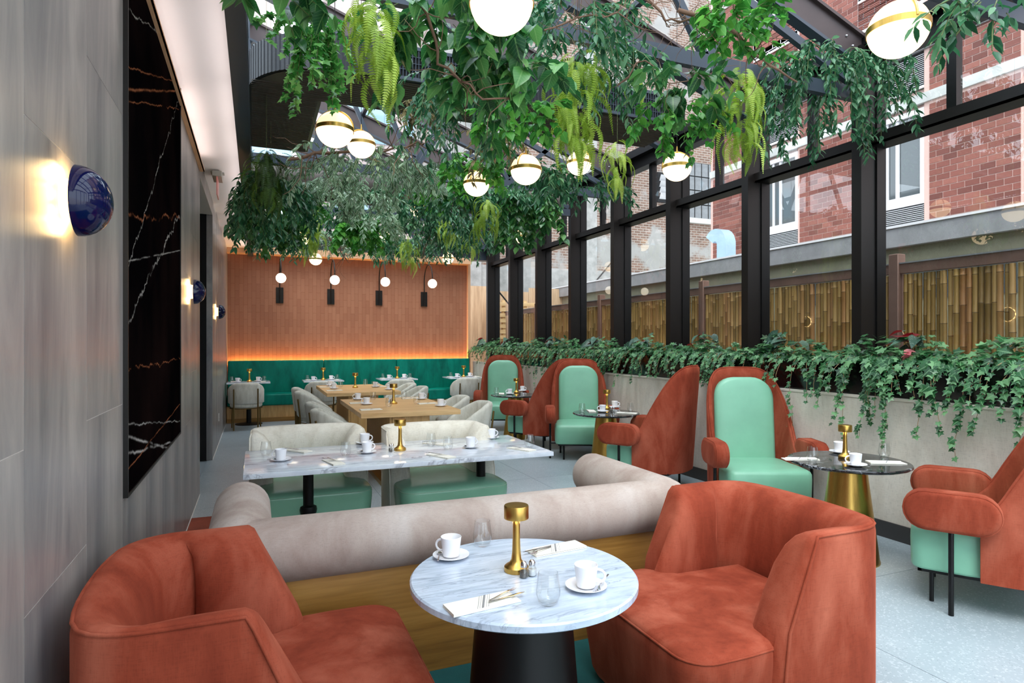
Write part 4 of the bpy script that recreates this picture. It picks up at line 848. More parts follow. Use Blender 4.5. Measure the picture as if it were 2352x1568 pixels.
def table_lamp(loc, where):
    r = thing('table_lamp', 'cylindrical brass table lamp on ' + where, 'table lamp', loc); obj('stem', LB, None, r); obj('head', LH, None, r); obj('light_ring', LE, None, r)
    l = bpy.data.lights.new('lamp_glow', 'POINT'); l.energy = .10; l.color = (1, .75, .4); l.shadow_soft_size = .025
    for a in range(3): lo = bpy.data.objects.new('lamp_glow', l); C.objects.link(lo); lo.parent = r; lo.location = (.03 * math.cos(a * 2.1), .03 * math.sin(a * 2.1), .196)
def cup(loc, where, rz=0, spoon=True, sa=.8, lab=None):
    x, y, z = loc; g = 'white cups on ' + where
    r = thing('coffee_cup', lab or 'white cup standing on a saucer on ' + where, 'cup', (x, y, z + .006), rz, g); obj('body', CUPB, None, r); obj('handle', CUPH, None, r)
    s_ = obj('saucer', SAUC, None, None, (x, y, z)); tag(s_, 'white saucer under a cup on ' + where, 'saucer', 'white saucers on ' + where)
    if spoon:
        s_ = obj('teaspoon', SPO, None, None, (x + .062 * math.cos(sa), y + .062 * math.sin(sa), z + .02)); s_.rotation_euler = (0, .10, sa + PI + .9); tag(s_, 'steel teaspoon resting on a saucer on ' + where, 'spoon', 'teaspoons on ' + where)
def tumbler(loc, where, lab=None): tag(obj('water_glass', GLS, None, None, loc), lab or 'clear stemless water glass on ' + where, 'glass', 'water glasses on ' + where)
def napkin(loc, where, rz=0, cut=True, lab=None):
    x, y, z = loc; r = thing('napkin', lab or 'folded cream napkin with grey stripes on ' + where, 'napkin', (x, y, z + .0005), rz, 'folded napkins on ' + where); obj('cloth', NAP, None, r); obj('stripes', NAPS, None, r)
    if cut:
        c, s_ = math.cos(rz), math.sin(rz)
        for me, nm, dy, k in ((FRK, 'fork', .012, .35), (KNF, 'knife', -.014, .1)):
            o = obj(nm, me, None, None, (x + .085 * c - dy * s_, y + .085 * s_ + dy * c, z + .0135)); o.rotation_euler[2] = rz + k; o.scale = (.72,) * 3; tag(o, 'steel %s tucked into a napkin on %s' % (nm, where), nm, '%s on %s' % ({'fork': 'forks', 'knife': 'knives'}[nm], where))
SHM = make_mesh('shaker_glass', MB().lathe([(.013, 0), (.0165, .003), (.0165, .03), (.012, .038), (.011, .042)], 12), 'shakerglass', 30)
SHC = make_mesh('shaker_cap', MB().lathe([(.0125, .041), (.0125, .052), (.008, .060), (.001, .063)], 16), 'steel', 50)
def shakers(loc, where, rz=0):
    for k, (nm, fm_) in enumerate((('pepper_shaker', 'pepper'), ('salt_shaker', 'salt'))):
        r = thing(nm, 'small glass %s with steel cap on %s' % (nm.replace('_', ' '), where), 'shaker', (loc[0] + k * .036 * math.cos(rz), loc[1] + k * .036 * math.sin(rz), loc[2])); obj('jar', SHM, None, r); obj('cap', SHC, None, r)
        obj('filling', MB().lathe([(.0125, .003), (.0145, .006), (.0145, .026)], 12), fm_, r)
def at(px, py, z): return onz(px, py, z + .0005)
w_ = 'the round pale marble table'
cup(at(1036, 1281, T), w_, 2.4, True, 3.5, 'white cup on the round pale marble table, on the stone wall side'); cup(at(1346, 1352, T), w_, -.5, True, -.2, 'white cup on the round pale marble table, on the aisle side')
tumbler(at(1108, 1253, T), w_, 'water glass on the round pale marble table, near the banquette'); tumbler(at(1259, 1388, T), w_, 'water glass on the round pale marble table, beside the shakers')
napkin(at(1108, 1388, T), w_, .12, True, 'striped napkin on the round pale marble table, away from the banquette'); napkin(at(1278, 1262, T), w_, PI + .10, True, 'striped napkin on the round pale marble table, next to the banquette'); table_lamp(at(1186, 1310, T), w_); shakers(at(1203, 1326, T), w_, .1)
w_ = 'the dark round table beside the rust tub chair'
cup(at(1928, 1040, T), w_, 1, False); cup(at(1965, 1070, T), w_, 2.6, True, 3.6); tumbler(at(1866, 1060, T), w_); tumbler(at(2031, 1050, T), w_); napkin(at(1838, 1055, T), w_, 2.7, False); napkin(at(2035, 1063, T), w_, -.5, False); table_lamp(at(1941, 1052, T), w_)
w_ = 'the middle dark round table'
cup(at(1384, 946, T), w_, 2.8, False); cup(at(1412, 936, T), w_, -.3, False); tumbler(at(1337, 946, T), w_); tumbler(at(1448, 944, T), w_); napkin(at(1358, 944, T), w_, 1.2, False); napkin(at(1440, 949, T), w_, -.8, False); table_lamp(at(1394, 939, T), w_); shakers(at(1404, 945, T), w_)
w_ = 'the dark round table nearest the green banquette'
cup(at(1171, 905, T), w_, 2.8, False); cup(at(1200, 898, T), w_, -.3, False); tumbler(at(1140, 904, T), w_); napkin(at(1152, 904, T), w_, 1.2, False); table_lamp(at(1186, 902, T), w_); shakers(at(1194, 904, T), w_)
w_ = 'the long white marble table'
cup(at(645, 1058, T), w_, 2.7, True, 3.3, 'white cup at the stone wall end of the long marble table'); cup(at(843, 1040, T), w_, .3, True, 3.4, 'white cup nearest the shakers on the long marble table'); cup(at(838, 1019, T), w_, .2, True, .2, 'white cup in front of the wall-side linen chair on the long marble table'); cup(at(1081, 1028, T), w_, .3, True, 3.4, 'white cup on the banquette side of the long marble table, armchair end'); cup(at(1128, 1007, T), w_, .1, True, .1, 'white cup on the linen chair side of the long marble table, armchair end')
for p in ((611, 1046), (794, 1047), (990, 1024), (1029, 1033), (1216, 1028)): tumbler(at(*p, T), w_)
for p, a in (((684, 1036), 2.2), ((766, 1062), 1.8), ((1003, 1020), 2.2), ((1013, 1048), 2.0), ((1197, 1032), 2.0)): napkin(at(*p, T), w_, a)
table_lamp(at(919, 1034, T), w_); shakers(at(897, 1037, T), w_, 1)
w_ = 'the oak table behind the cream linen chairs'
for p, a, q in (((822, 918), 3, 'wall side, banquette end'), ((842, 929), 2.6, 'wall side, linen chair end'), ((968, 917), .2, 'armchair side, banquette end'), ((1012, 933), 0, 'armchair side, linen chair end')): cup(at(*p, ZT), w_, a, False, 0, 'white cup on the oak table behind the linen chairs, ' + q)
for p in ((857, 918), (893, 934), (928, 916), (957, 928)): tumbler(at(*p, ZT), w_)
for p, a in (((826, 926), 0), ((852, 941), .1), ((943, 915), .1), ((982, 927), .1)): napkin(at(*p, ZT), w_, a, False)
table_lamp(at(904, 927, ZT), w_); shakers(at(895, 924, ZT), w_, 1)
w_ = 'the oak table by the green banquette'
for p, a, q in (((758, 886), 3, 'wall side, banquette end'), ((767, 893), 3, 'wall side, linen chair end'), ((862, 889), 0, 'armchair side, banquette end'), ((893, 895), 0, 'armchair side, linen chair end')): cup(at(*p, ZT), w_, a, False, 0, 'white cup on the oak table by the green banquette, ' + q)
for p in ((839, 884), (782, 889), (858, 890)): tumbler(at(*p, ZT), w_)
for p, a in (((751, 889), 0), ((768, 897), .1), ((872, 888), .1)): napkin(at(*p, ZT), w_, a, False)
table_lamp(at(816, 890, ZT), w_)
for x, d in zip(BT, BN):
    w_ = d; y = 13.2
    cup((x - .20, y - .12, ZT), w_, -.3, False, 0, 'white cup on the chair side of ' + d); cup((x + .17, y + .10, ZT), w_, -.3, False, 0, 'white cup on the green seat side of ' + d); tumbler((x - .30, y + .02, ZT), w_, 'water glass at the stone wall edge of ' + d); tumbler((x + .28, y + .02, ZT), w_, 'water glass at the planter edge of ' + d); napkin((x - .28, y + .14, ZT), w_, PI / 2, False, 'folded napkin on the green seat side of ' + d); napkin((x + .26, y - .14, ZT), w_, PI / 2, False, 'folded napkin on the chair side of ' + d); table_lamp((x + .01, y + .05, ZT), w_)
# =================================================================== DUCTS AND SMALL FITTINGS
dz = 3.90; du = thing('air_duct', 'big black ribbed air duct with rounded end under the glass roof', 'duct', (2.0, 6.4, dz))
ol = []; XA, XB_, YA, YB_ = -2.07, 2.2, -1.05, 1.42; rr = .75
for a in np.linspace(PI, 1.5 * PI, 14): ol.append((XA + rr + rr * math.cos(a), YA + rr + rr * math.sin(a)))
ol += [(XB_, YA), (XB_, -.30), (-1.45, -.30), (-1.45, YB_), (XA, YB_)]
obj('body', MB().loft([[(x, y, z) for x, y in ol] for z in (.0, .30)]), 'duct', du, smooth=30)
obj('underside', MB().add([(x * .985, y * .985, -.004) for x, y in ol], [tuple(range(len(ol)))]), 'ductbottom', du, smooth=0)
rib = MB()
for i in range(len(ol) - 4):
    p, q = ol[i], ol[i + 1]; L = math.dist(p, q); m_ = max(1, int(L / .035)) if i < 14 else 0
    if L > 1: m_ = int(L / .035)
    for j in range(m_):
        t = j / m_; x, y = p[0] + (q[0] - p[0]) * t, p[1] + (q[1] - p[1]) * t; rib.box(x - .004, x + .004, y - .006, y + .006, .0, .30)
obj('ribs', rib, 'duct', du, smooth=0, kind='stuff')
rb2 = MB(); y = YA + .05
while y < YB_: rb2.box(XA + (.3 if y < -.6 else .03), XB_ if y < -.32 else -1.46, y, y + .006, -.010, -.004); y += .045
obj('underside_ribs', rb2, 'ductbottom', du, smooth=0, kind='stuff')
for x0, w0 in ((-.85, .62), (.85, 1.1)):
    g = obj('grille', MB().box(x0, x0 + w0, YA - .015, YA - .002, .03, .27), 'dark', du, smooth=0); obj('grille_frame', MB().box(x0 - .03, x0 + w0 + .03, YA - .03, YA - .008, 0.0, .03).box(x0 - .03, x0 + w0 + .03, YA - .03, YA - .008, .27, .30), 'bluesteel', g, smooth=0)
    k = x0; sm = make_mesh('slat', MB().box(0, .006, YA - .028, YA - .012, .03, .27), 'bluesteel', 0)
    while k < x0 + w0: obj('slat', sm, None, g, (k, 0, 0)); k += .028
    for z in (.09, .15, .21): obj('cross_bar', MB().box(x0, x0 + w0, YA - .026, YA - .014, z, z + .005), 'bluesteel', g, smooth=0)
d2 = thing('round_duct', 'long round grey duct crossing the roof above the oak tables', 'duct', (2.5, 9.6, 3.98))
obj('pipe', MB().tube([(-2.55, 0, 0), (2.3, 0, 0)], .26, 24), 'ductbottom', d2); 
for x in np.arange(-2.4, 2.3, .8): obj('collar', MB().tube([(x, 0, 0), (x + .04, 0, 0)], .27, 24), 'duct', d2)
ex = onz(500, 397, CEIL); es = thing('exit_sign', 'edge-lit exit sign with pink acrylic blade on the white ceiling strip', 'sign', (ex[0], ex[1], CEIL))
obj('housing', MB().box(-.05, .05, -.16, .16, -.075, -.012), 'greybox', es, bevel=.004, seg=1); obj('mount', MB().box(-.07, .07, -.05, .05, -.012, 0), 'greybox', es); obj('acrylic_blade', MB().box(-.006, .006, -.15, .15, -.28, -.075), 'pink', es, smooth=0)
sc = thing('security_camera', 'small white dome camera under the ceiling edge at the copper wall', 'camera', (-.40, YB - .25, CEIL)); obj('base', MB().lathe([(.06, -.03), (.06, 0)], 20), 'white', sc); obj('dome', MB().sphere((0, 0, -.03), .042, 16, 10), 'black', sc)
so_ = thing('wall_socket', 'white wall socket plate low on the stone wall', 'socket', (XL, 10.9, .42)); obj('plate', MB().box(0, .006, -.04, .04, -.06, .06), 'white', so_, bevel=.002, seg=1); obj('outlet', MB().box(.006, .008, -.018, .018, .01, .04).box(.006, .008, -.018, .018, -.04, -.01), 'greybox', so_)
# =================================================================== PLANTS
def strip_leaf(ys, ws, fold=.10, droop=.12, lobe=0):
    v, f, uv = [], [], []; wm = max(ws)
    for y, w_ in zip(ys, ws):
        zc = -droop * y * y; back = -lobe if y == ys[0] else 0
        v += [(-w_, y + back, zc + fold * w_), (0, y, zc), (w_, y + back, zc + fold * w_)]; uv += [(-w_ / wm, y), (0, y), (w_ / wm, y)]
    for i in range(len(ys) - 1): a = i * 3; f += [(a, a + 1, a + 4, a + 3), (a + 1, a + 2, a + 5, a + 4)]
    return np.array(v, float), f, np.array(uv, float)
LEAF = {'pothos': strip_leaf([0, .2, .45, .72, 1], [.20, .40, .37, .21, .0], .30, .22, .10), 'heart': strip_leaf([0, .22, .5, .78, 1], [.16, .36, .36, .18, 0], .25, .18, .06),
        'lance': strip_leaf([0, .3, .65, 1], [.02, .17, .15, 0], .4, .20), 'trad': strip_leaf([0, .3, .65, 1], [.08, .20, .16, 0], .3, .15), 'bego': strip_leaf([0, .2, .45, .75, 1], [.30, .36, .30, .16, .0], .35, .35, .14)}
ip = [(0, .02), (.20, -.13), (.44, -.08), (.30, .16), (.58, .42), (.24, .52), (0, 1.0), (-.24, .52), (-.58, .42), (-.30, .16), (-.44, -.08), (-.20, -.13)]
LEAF['ivy'] = (np.array([(0, .26, .03)] + [(x, y, .05 * abs(x) - .10 * y * y - .05 * abs(x) ** 2) for x, y in ip], float), [(0, i, i % 12 + 1) for i in range(1, 13)], np.array([(0, .26)] + [(x / .58, y) for x, y in ip], float))
def norm(a): return a / (np.linalg.norm(a, axis=-1, keepdims=True) + 1e-9)
def leafmesh(name, kind, pos, d, nrm, size, mat):
    V, Fc, U = LEAF[kind]; N = len(pos); d = norm(d); s_ = norm(np.cross(d, nrm)); n_ = np.cross(s_, d)
    Rm = np.stack([s_, d, n_], -1); vv = np.einsum('nij,kj->nki', Rm, V) * size[:, None, None] + pos[:, None, :]
    k = len(V); vv = vv.reshape(-1, 3); fl_ = []; ls = []
    base = np.array([i for q in Fc for i in q]); lens = np.array([len(q) for q in Fc])
    idx = (base[None, :] + (np.arange(N) * k)[:, None]).ravel(); tot = np.tile(lens, N)
    me = bpy.data.meshes.new(name); me.vertices.add(N * k); me.vertices.foreach_set('co', vv.ravel()); me.loops.add(len(idx)); me.loops.foreach_set('vertex_index', idx)
    me.polygons.add(len(tot)); me.polygons.foreach_set('loop_start', np.concatenate([[0], np.cumsum(tot)[:-1]])); me.update(calc_edges=True)
    at_ = me.attributes.new('rnd', 'FLOAT', 'POINT'); at_.data.foreach_set('value', np.repeat(rng.random(N), k))
    uvl = me.uv_layers.new(name='leafuv'); uvl.data.foreach_set('uv', np.tile(U[base], (N, 1)).ravel())
    me.polygons.foreach_set('use_smooth', [True] * len(tot)); me.materials.append(M[mat]); return me
ONE = {}
def one_leaf(kind, mat):
    if (kind, mat) not in ONE:
        me = leafmesh('leaf', kind, np.zeros((1, 3)), np.array([[0, 1., 0]]), np.array([[0, 0, 1.]]), np.ones(1), mat); me.attributes['rnd'].data.foreach_set('value', [0.0] * len(me.vertices)); ONE[(kind, mat)] = me
    return ONE[(kind, mat)]
def put_leaves(root, origin, kind, mat, pos, d, nrm, size, single):
    pos = np.array(pos); d = np.array(d); nrm = np.array(nrm); size = np.array(size); N = len(pos)
    if N == 0: return
    ns = min(N, single); order = np.argsort(-pos[:, 2]) if False else rng.permutation(N)
    si, jo = order[:ns], order[ns:]
    me = one_leaf(kind, mat); dd = norm(d); s_ = norm(np.cross(dd, nrm)); n_ = np.cross(s_, dd)
    for i in si:
        o = bpy.data.objects.new('leaf', me); C.objects.link(o); o.parent = root; z = size[i]
        mt = Matrix([[s_[i][r] * z, dd[i][r] * z, n_[i][r] * z, pos[i][r] - origin[r]] for r in range(3)] + [[0, 0, 0, 1]]); o.matrix_basis = mt
    if len(jo):
        o = obj('foliage', leafmesh('foliage', kind, pos[jo] - np.array(origin), d[jo], nrm[jo], size[jo], mat), None, root, kind='stuff')
def strand(p0, d0, L, step=.035, grav=.9, jit=.35):
    p = np.array(p0, float); d = norm(np.array(d0, float)); pts = [p.copy()]
    for i in range(int(L / step)):
        d = norm(d + np.array([0, 0, -grav * step * 6]) + rng.normal(0, jit * step * 4, 3)); p = p + d * step; pts.append(p.copy())
    return pts
def vine(name, label, kind, mat, origin, spread, nst, length, size, step=.035, per=2, up=.5, single=0, group=None, stem='stem', cat='hanging plant', grav=.9, drift=.6):
    """a hanging plant: strands rooted in an ellipsoid around origin, trailing down"""
    ox, oy, oz = origin; root = thing(name, label, cat, origin, group=group); P, Dd, Nn, Sz = [], [], [], []; st = MB()
    for i in range(nst):
        a = rng.uniform(0, 2 * PI); r = math.sqrt(rng.random()); p0 = (ox + spread[0] * r * math.cos(a), oy + spread[1] * r * math.sin(a), oz + rng.uniform(-1, 1) * spread[2])
        L = rng.uniform(*length); pts = strand(p0, (math.cos(a) * drift, math.sin(a) * drift, rng.uniform(-.5, up)), L, step, grav)
        if len(pts) > 2: st.tube([tuple(q - np.array(origin)) for q in pts[::2]], .0022, 4, False)
        for q in range(1, len(pts)):
            t = norm(pts[q] - pts[q - 1])
            for k in range(per):
                b = rng.uniform(0, 2 * PI); out = np.array([math.cos(b), math.sin(b), rng.uniform(-.5, .35)]); dv = norm(out + t * .5 + np.array([0, 0, -.35]))
                P.append(pts[q] + dv * .006); Dd.append(dv); Nn.append(np.array([0, 0, 1.0]) + .5 * out + rng.normal(0, .35, 3)); Sz.append(size * rng.uniform(.65, 1.15))
    obj('stems', st, stem, root, smooth=0, kind='stuff'); put_leaves(root, origin, kind, mat, P, Dd, Nn, Sz, single); return root
# fern fronds
def frond_mesh(name, L, W, mat, curl=1.0, n=24):
    v, f, uv = [], [], []; p = np.array([0., 0, 0]); ang = .35
    for i in range(n):
        t = i / n; ang = .35 - curl * 1.9 * min(1, t * 1.6); d = np.array([math.cos(ang), 0, math.sin(ang)]); p = p + d * (L / n); wd = W * math.sin(PI * min(1, .10 + t * .9)) ** .8 * (1 - .45 * t)
        nn = np.array([-math.sin(ang), 0, math.cos(ang)])
        for s_ in (-1, 1):
            b = len(v); q = d * wd * .30; side = np.array([0, s_ * 1., 0]) - nn * .25; h = L / n * .37
            for pt, u_ in ((p - d * h, 0), (p + side * wd * .55 + q * .5 - d * h * .9, .5), (p + side * wd + q, 1), (p + side * wd * .55 + q * .5 + d * h * 1.0, .5), (p + d * h, 0)): v.append(tuple(pt)); uv.append((u_ * .4 + .3, t))
            f.append((b, b + 1, b + 3, b + 4) if s_ > 0 else (b + 4, b + 3, b + 1, b)); f.append((b + 1, b + 2, b + 3) if s_ > 0 else (b + 3, b + 2, b + 1))
    me = bpy.data.meshes.new(name); me.from_pydata(v, [], f); u = me.uv_layers.new(name='leafuv'); li = np.zeros(len(me.loops), int); me.loops.foreach_get('vertex_index', li); u.data.foreach_set('uv', np.array(uv)[li].ravel()); me.materials.append(M[mat]); return me
FR = {}
for m_ in ('fernlime', 'ferndark', 'ferngreen'): FR[m_] = [frond_mesh('frond', L, W, m_, c) for L, W, c in ((.34, .045, 1.0), (.42, .05, 1.08), (.48, .05, .95), (.28, .042, .85), (.38, .048, 1.12))]
def fern(label, mat, origin, rad, height, nf, scale=1.0, group=None, cat='hanging fern'):
    root = thing('fern', label, cat, origin, group=group)
    if origin[2] > 2: obj('hanging_wire', MB().tube([(0, 0, -height), (0, 0, rz_(origin[0]) - .06 - origin[2])], .0015, 4, False), 'stem', root, smooth=0)
    for i in range(nf):
        t = (i / max(1, nf - 1)) ** 1.15; a = rng.uniform(0, 2 * PI); o = bpy.data.objects.new('frond', random.choice(FR[mat])); C.objects.link(o); o.parent = root
        q = rad * rng.uniform(.0, .8) * (1 - .55 * t); o.location = (q * math.cos(a), q * math.sin(a), -t * height + rng.uniform(-.03, .03)); s_ = scale * rng.uniform(.8, 1.15); o.scale = (s_,) * 3; o.rotation_euler = (rng.uniform(-.2, .2), rng.uniform(.05, .55), a + rng.uniform(-.4, .4))
    return root
def px(x, y, Z): return onD(x, y, Z)
def wpx(w_, Z): return w_ * Z / F_PX / 2
# ---- near, individually leaved plants
vine('pothos', 'big-leaved pothos spilling from the steel beam beside the white ceiling strip', 'pothos', 'pothos', px(625, -8, 3.0), (.19, .12, .04), 13, (.06, .20), .10, .06, 2, .6, 300)
vine('pothos', 'big-leaved pothos between the ivy column and the long lime fern under the roof', 'pothos', 'pothos', px(775, -12, 3.1), (.22, .12, .04), 12, (.05, .14), .095, .06, 2, .6, 300)
vine('pothos', 'large pothos mass beside the biggest globe pendant', 'pothos', 'pothos', px(1000, 30, 3.0), (.22, .2, .1), 26, (.2, .48), .105, .06, 2, .6, 300)
vine('pothos', 'pothos trail hanging below the biggest globe pendant', 'pothos', 'pothos', px(1160, 150, 3.3), (.18, .16, .08), 20, (.15, .42), .10, .055, 2, .5, 300)
vine('pothos', 'row of glossy silver-green pothos leaves along the steel tie bar', 'pothos', 'pothos', px(1575, 175, 3.9), (.32, .16, .05), 26, (.08, .26), .105, .06, 2, .4, 300)
vine('bright_philodendron', 'bright green leafy branch in front of the roof rafter', 'heart', 'heart', px(1690, 50, 3.4), (.18, .16, .11), 60, (.05, .18), .062, .03, 2, .8, 300)
vine('bright_philodendron', 'bright heart-leaved bunch under the pothos trail by the lime fern curtain', 'heart', 'heart', px(1185, 265, 3.9), (.20, .16, .08), 30, (.08, .25), .075, .04, 2, .6, 300)
vine('bright_philodendron', 'leafy bunch just above the globe pendant by the steel window column', 'heart', 'heart', px(1545, 265, 4.2), (.22, .2, .07), 30, (.1, .30), .065, .04, 2, .4, 300)
vine('trailing_ivy', 'thick ivy column hanging before the rounded end of the black duct', 'ivy', 'ivyhang', px(728, 72, 3.75), (.11, .10, .05), 28, (.22, .50), .055, .03, 2, .3, 300, drift=.15)
vine('ruscus_vine', 'dark glossy vine hanging in the near corner above the windows', 'lance', 'ruscus', px(2300, 0, 2.35), (.13, .12, .05), 18, (.10, .30), .07, .035, 2, .4, 300, drift=.4)
# ---- ferns
fern('long lime green fern hanging between pothos leaves before the black duct', 'fernlime', px(862, -5, 2.72), .07, .34, 50, .62)
fern('broad lime fern curtain hanging in the middle of the garden ceiling', 'fernlime', px(1320, 130, 4.1), .20, .60, 110, .72)
fern('narrow lime fern tail hanging before the window columns', 'fernlime', px(1418, 325, 5.4), .07, .34, 26, .75)
fern('full lime fern hanging below the tie bar by the red brick view', 'fernlime', px(1700, 165, 4.2), .14, .48, 80, .7)
fern('single lime fern sprig beside the grille', 'fernlime', px(1455, 185, 4.1), .03, .05, 4, .45)
fern('dark olive fern hanging beside the white ceiling strip', 'ferndark', px(612, 345, 5.7), .17, .42, 80, .8)
fern('thin lime fern tail behind the globe by the copper wall', 'fernlime', px(722, 475, 8.2), .10, .48, 30, .9)
fern('lime fern tail over the globe with the first arc lamp', 'fernlime', px(708, 535, 10.2), .10, .25, 16, .8)
fern('short lime fern hanging before the copper wall', 'fernlime', px(942, 545, 10.5), .12, .42, 30, .85)
fern('small lime fern in the middle of the far foliage', 'fernlime', px(1030, 490, 9.5), .11, .3, 22, .85)
fern('lime fern hanging under the half covered globe', 'fernlime', px(1118, 455, 7.4), .12, .34, 34, .85)
fern('lime fern hanging at the far end above the last arc lamp', 'fernlime', px(1078, 525, 10.8), .12, .34, 28, .85)
# ---- darker vines
def dv(label, kind, mat, x, y, Z, w_, h, nst, size, single=0, group=None, name='hanging_vine', up=.5, step=.035): return vine(name, label, kind, mat, px(x, y, Z), (wpx(w_, Z), wpx(w_, Z) * .8 + .05, .06), nst, (h * .35 * Z / F_PX, h * Z / F_PX), size, step, 2, up, single, group)
dv('dark green vine hanging over the end of the roof rafter at the nearest window column', 'lance', 'ruscus', 1900, 140, 5.35, 190, 250, 60, .085, 300, None, 'ruscus_vine')
dv('dark green vine draped over the tie bar above the lime fern curtain', 'lance', 'ruscus', 1330, 25, 3.8, 170, 190, 42, .075, 300, None, 'ruscus_vine')
dv('dark small-leaved vine falling from the tie bar between two globes', 'lance', 'ruscus', 1055, 190, 4.4, 120, 230, 46, .075, 0, None, 'ruscus_vine')
dv('brownish striped vine hanging alone beside the black duct', 'trad', 'brownleaf', 960, 245, 5.5, 40, 120, 14, .07, 0, None, 'striped_vine')
dv('brownish striped vine between the two globes by the bright leaves', 'trad', 'brownleaf', 1142, 330, 5.0, 50, 120, 16, .07, 0, None, 'striped_vine')
dv('wide band of striped silver-green vine below the twin globes', 'trad', 'trad', 850, 375, 6.0, 290, 100, 80, .085, 0, None, 'striped_vine')
rv_ = dv('dark leafy vine hanging beside the dark olive fern along the ceiling strip', 'lance', 'ruscus', 622, 420, 6.4, 75, 170, 60, .095, 0, None, 'ruscus_vine')
obj('hanging_wire', MB().tube([(0, 0, -.1), (0, 0, rz_(rv_.location[0]) - .06 - rv_.location[2])], .0015, 4, False), 'stem', rv_, smooth=0)
dv('dark leafy vine above the first arc lamp by the ceiling strip', 'heart', 'pothos', 618, 500, 8.0, 85, 85, 44, .10, 0, None, 'ruscus_vine')
dv('blue-green vine hanging before the middle window columns', 'lance', 'ruscus', 1345, 415, 6.8, 150, 75, 46, .085, 0, None, 'ruscus_vine')
dv('long trailing pothos strands by the far globe and window columns', 'heart', 'pothos', 1220, 445, 8.2, 60, 170, 20, .11, 0, None, 'pothos')
dv('bright green bunch with round leaves near the second duct', 'heart', 'heart', 1010, 425, 7.4, 120, 60, 44, .085, 0, None, 'bright_philodendron')
dv('bright green bunch hanging lowest before the second arc lamp', 'heart', 'heart', 815, 520, 9.2, 70, 75, 34, .10, 0, None, 'bright_philodendron')
dv('bright ivy bunch beside the thin lime fern over the oak tables', 'ivy', 'ivyhang', 690, 460, 7.6, 50, 70, 24, .075, 0, None, 'trailing_ivy')
dv('dense bright leaves around the globe half covered by vine', 'heart', 'heart', 1080, 370, 5.4, 90, 70, 36, .07, 0, None, 'bright_philodendron')
dv('dark vine mass right of the lime fern curtain', 'lance', 'ruscus', 1395, 130, 4.6, 60, 190, 26, .08, 0, None, 'ruscus_vine')
far = [(760, 430, 7.6, 'trad', 'trad'), (840, 455, 7.4, 'trad', 'trad'), (920, 450, 8.2, 'lance', 'ruscus'), (1000, 480, 8.6, 'lance', 'ruscus'), (790, 490, 9.4, 'lance', 'ruscus'), (870, 500, 9.0, 'trad', 'trad'), (950, 505, 9.8, 'lance', 'ruscus'), (1040, 520, 10.2, 'lance', 'ruscus'), (660, 520, 9.2, 'lance', 'ruscus'), (745, 535, 10.6, 'trad', 'trad'), (860, 545, 11.2, 'lance', 'ruscus'), (1000, 550, 11.4, 'lance', 'ruscus'), (1090, 540, 11.6, 'lance', 'ruscus'), (1060, 455, 7.6, 'lance', 'ruscus'), (1150, 440, 8.0, 'lance', 'ruscus'), (920, 555, 12.2, 'lance', 'ruscus'), (640, 545, 10.6, 'lance', 'ruscus'), (1110, 500, 9.0, 'lance', 'ruscus'), (1250, 400, 6.2, 'lance', 'ruscus'), (950, 400, 6.6, 'trad', 'trad')]
FL = ['striped silver vine just below the twin globe pendants', 'striped silver vine between the twin globes and the round duct', 'dark vine bunch in front of the round grey duct', 'dark vine bunch beside the globe pendant by the round duct', 'dark vine bunch over the bright bunch before the second arc lamp', 'striped silver vine above the veiled globe pendant', 'dark vine bunch above the short lime fern at the copper wall', 'dark vine bunch behind the small far lime fern', 'dark vine bunch over the first arc wall lamp', 'striped silver vine above the second arc wall lamp', 'dark vine bunch around the veiled globe pendant', 'dark vine bunch over the last arc wall lamp', 'dark vine bunch in the far corner by the window columns', 'dark vine bunch below the half covered globe pendant', 'dark vine bunch beside the lime fern under the half covered globe', 'dark vine bunch closest to the copper wall', 'dark vine bunch at the end of the white ceiling strip', 'dark vine bunch behind the lime fern above the last arc lamp', 'dark vine bunch behind the broad lime fern curtain', 'striped silver vine under the brownish hanging vine']
for (x, y, Z, kd, mt), lb in zip(far, FL):
    if mt == 'trad': dv(lb, kd, mt, x, y, Z, 95, 62, 42, .10, 0, 'striped vine bunches over the oak tables', 'striped_vine')
    else: dv(lb, kd, mt, x, y, Z, 95, 60, 46, .10, 0, 'dark vine bunches over the oak tables', 'ruscus_vine')
# ---- bare branches
def branch(label, pts, r, twigs=10, tl=.3):
    pts = [np.array(p) for p in pts]; o = pts[0]; root = thing('bare_branch', label, 'branch', tuple(o)); rs = [r * (1 - .55 * i / (len(pts) - 1)) for i in range(len(pts))]
    q = []
    for i in range(len(pts) - 1):
        for t in np.linspace(0, 1, 4)[:-1]: q.append(pts[i] + (pts[i + 1] - pts[i]) * t + rng.normal(0, .008, 3))
    q.append(pts[-1]); rr_ = list(np.linspace(r, r * .45, len(q))); obj('limb', MB().tube([tuple(p - o) for p in q], rr_, 8), 'twig', root, smooth=70); tw = MB()
    for i in range(twigs):
        s_ = q[rng.integers(1, len(q))]; d = norm(rng.normal(0, 1, 3)); p = s_.copy(); w_ = [p.copy()]
        for k in range(6): d = norm(d + rng.normal(0, .35, 3)); p = p + d * tl / 6; w_.append(p.copy())
        tw.tube([tuple(p - o) for p in w_], list(np.linspace(r * .35, r * .12, 7)), 5, False)
    obj('twigs', tw, 'twig', root, smooth=0, kind='stuff'); return root
branch('long brown branch arching past the pothos beside the biggest globe pendant', [px(962, -10, 2.9), px(990, 60, 2.9), px(1012, 140, 2.95), px(1060, 190, 3.0), px(1110, 225, 3.0), px(1200, 228, 3.05)], .009, 14, .25)
branch('brown branch carrying the bright green leaves down to the tie bar', [px(1560, 20, 3.4), px(1680, 70, 3.45), px(1720, 120, 3.6), px(1770, 150, 3.9), px(1830, 188, 4.2)], .013, 8, .25)
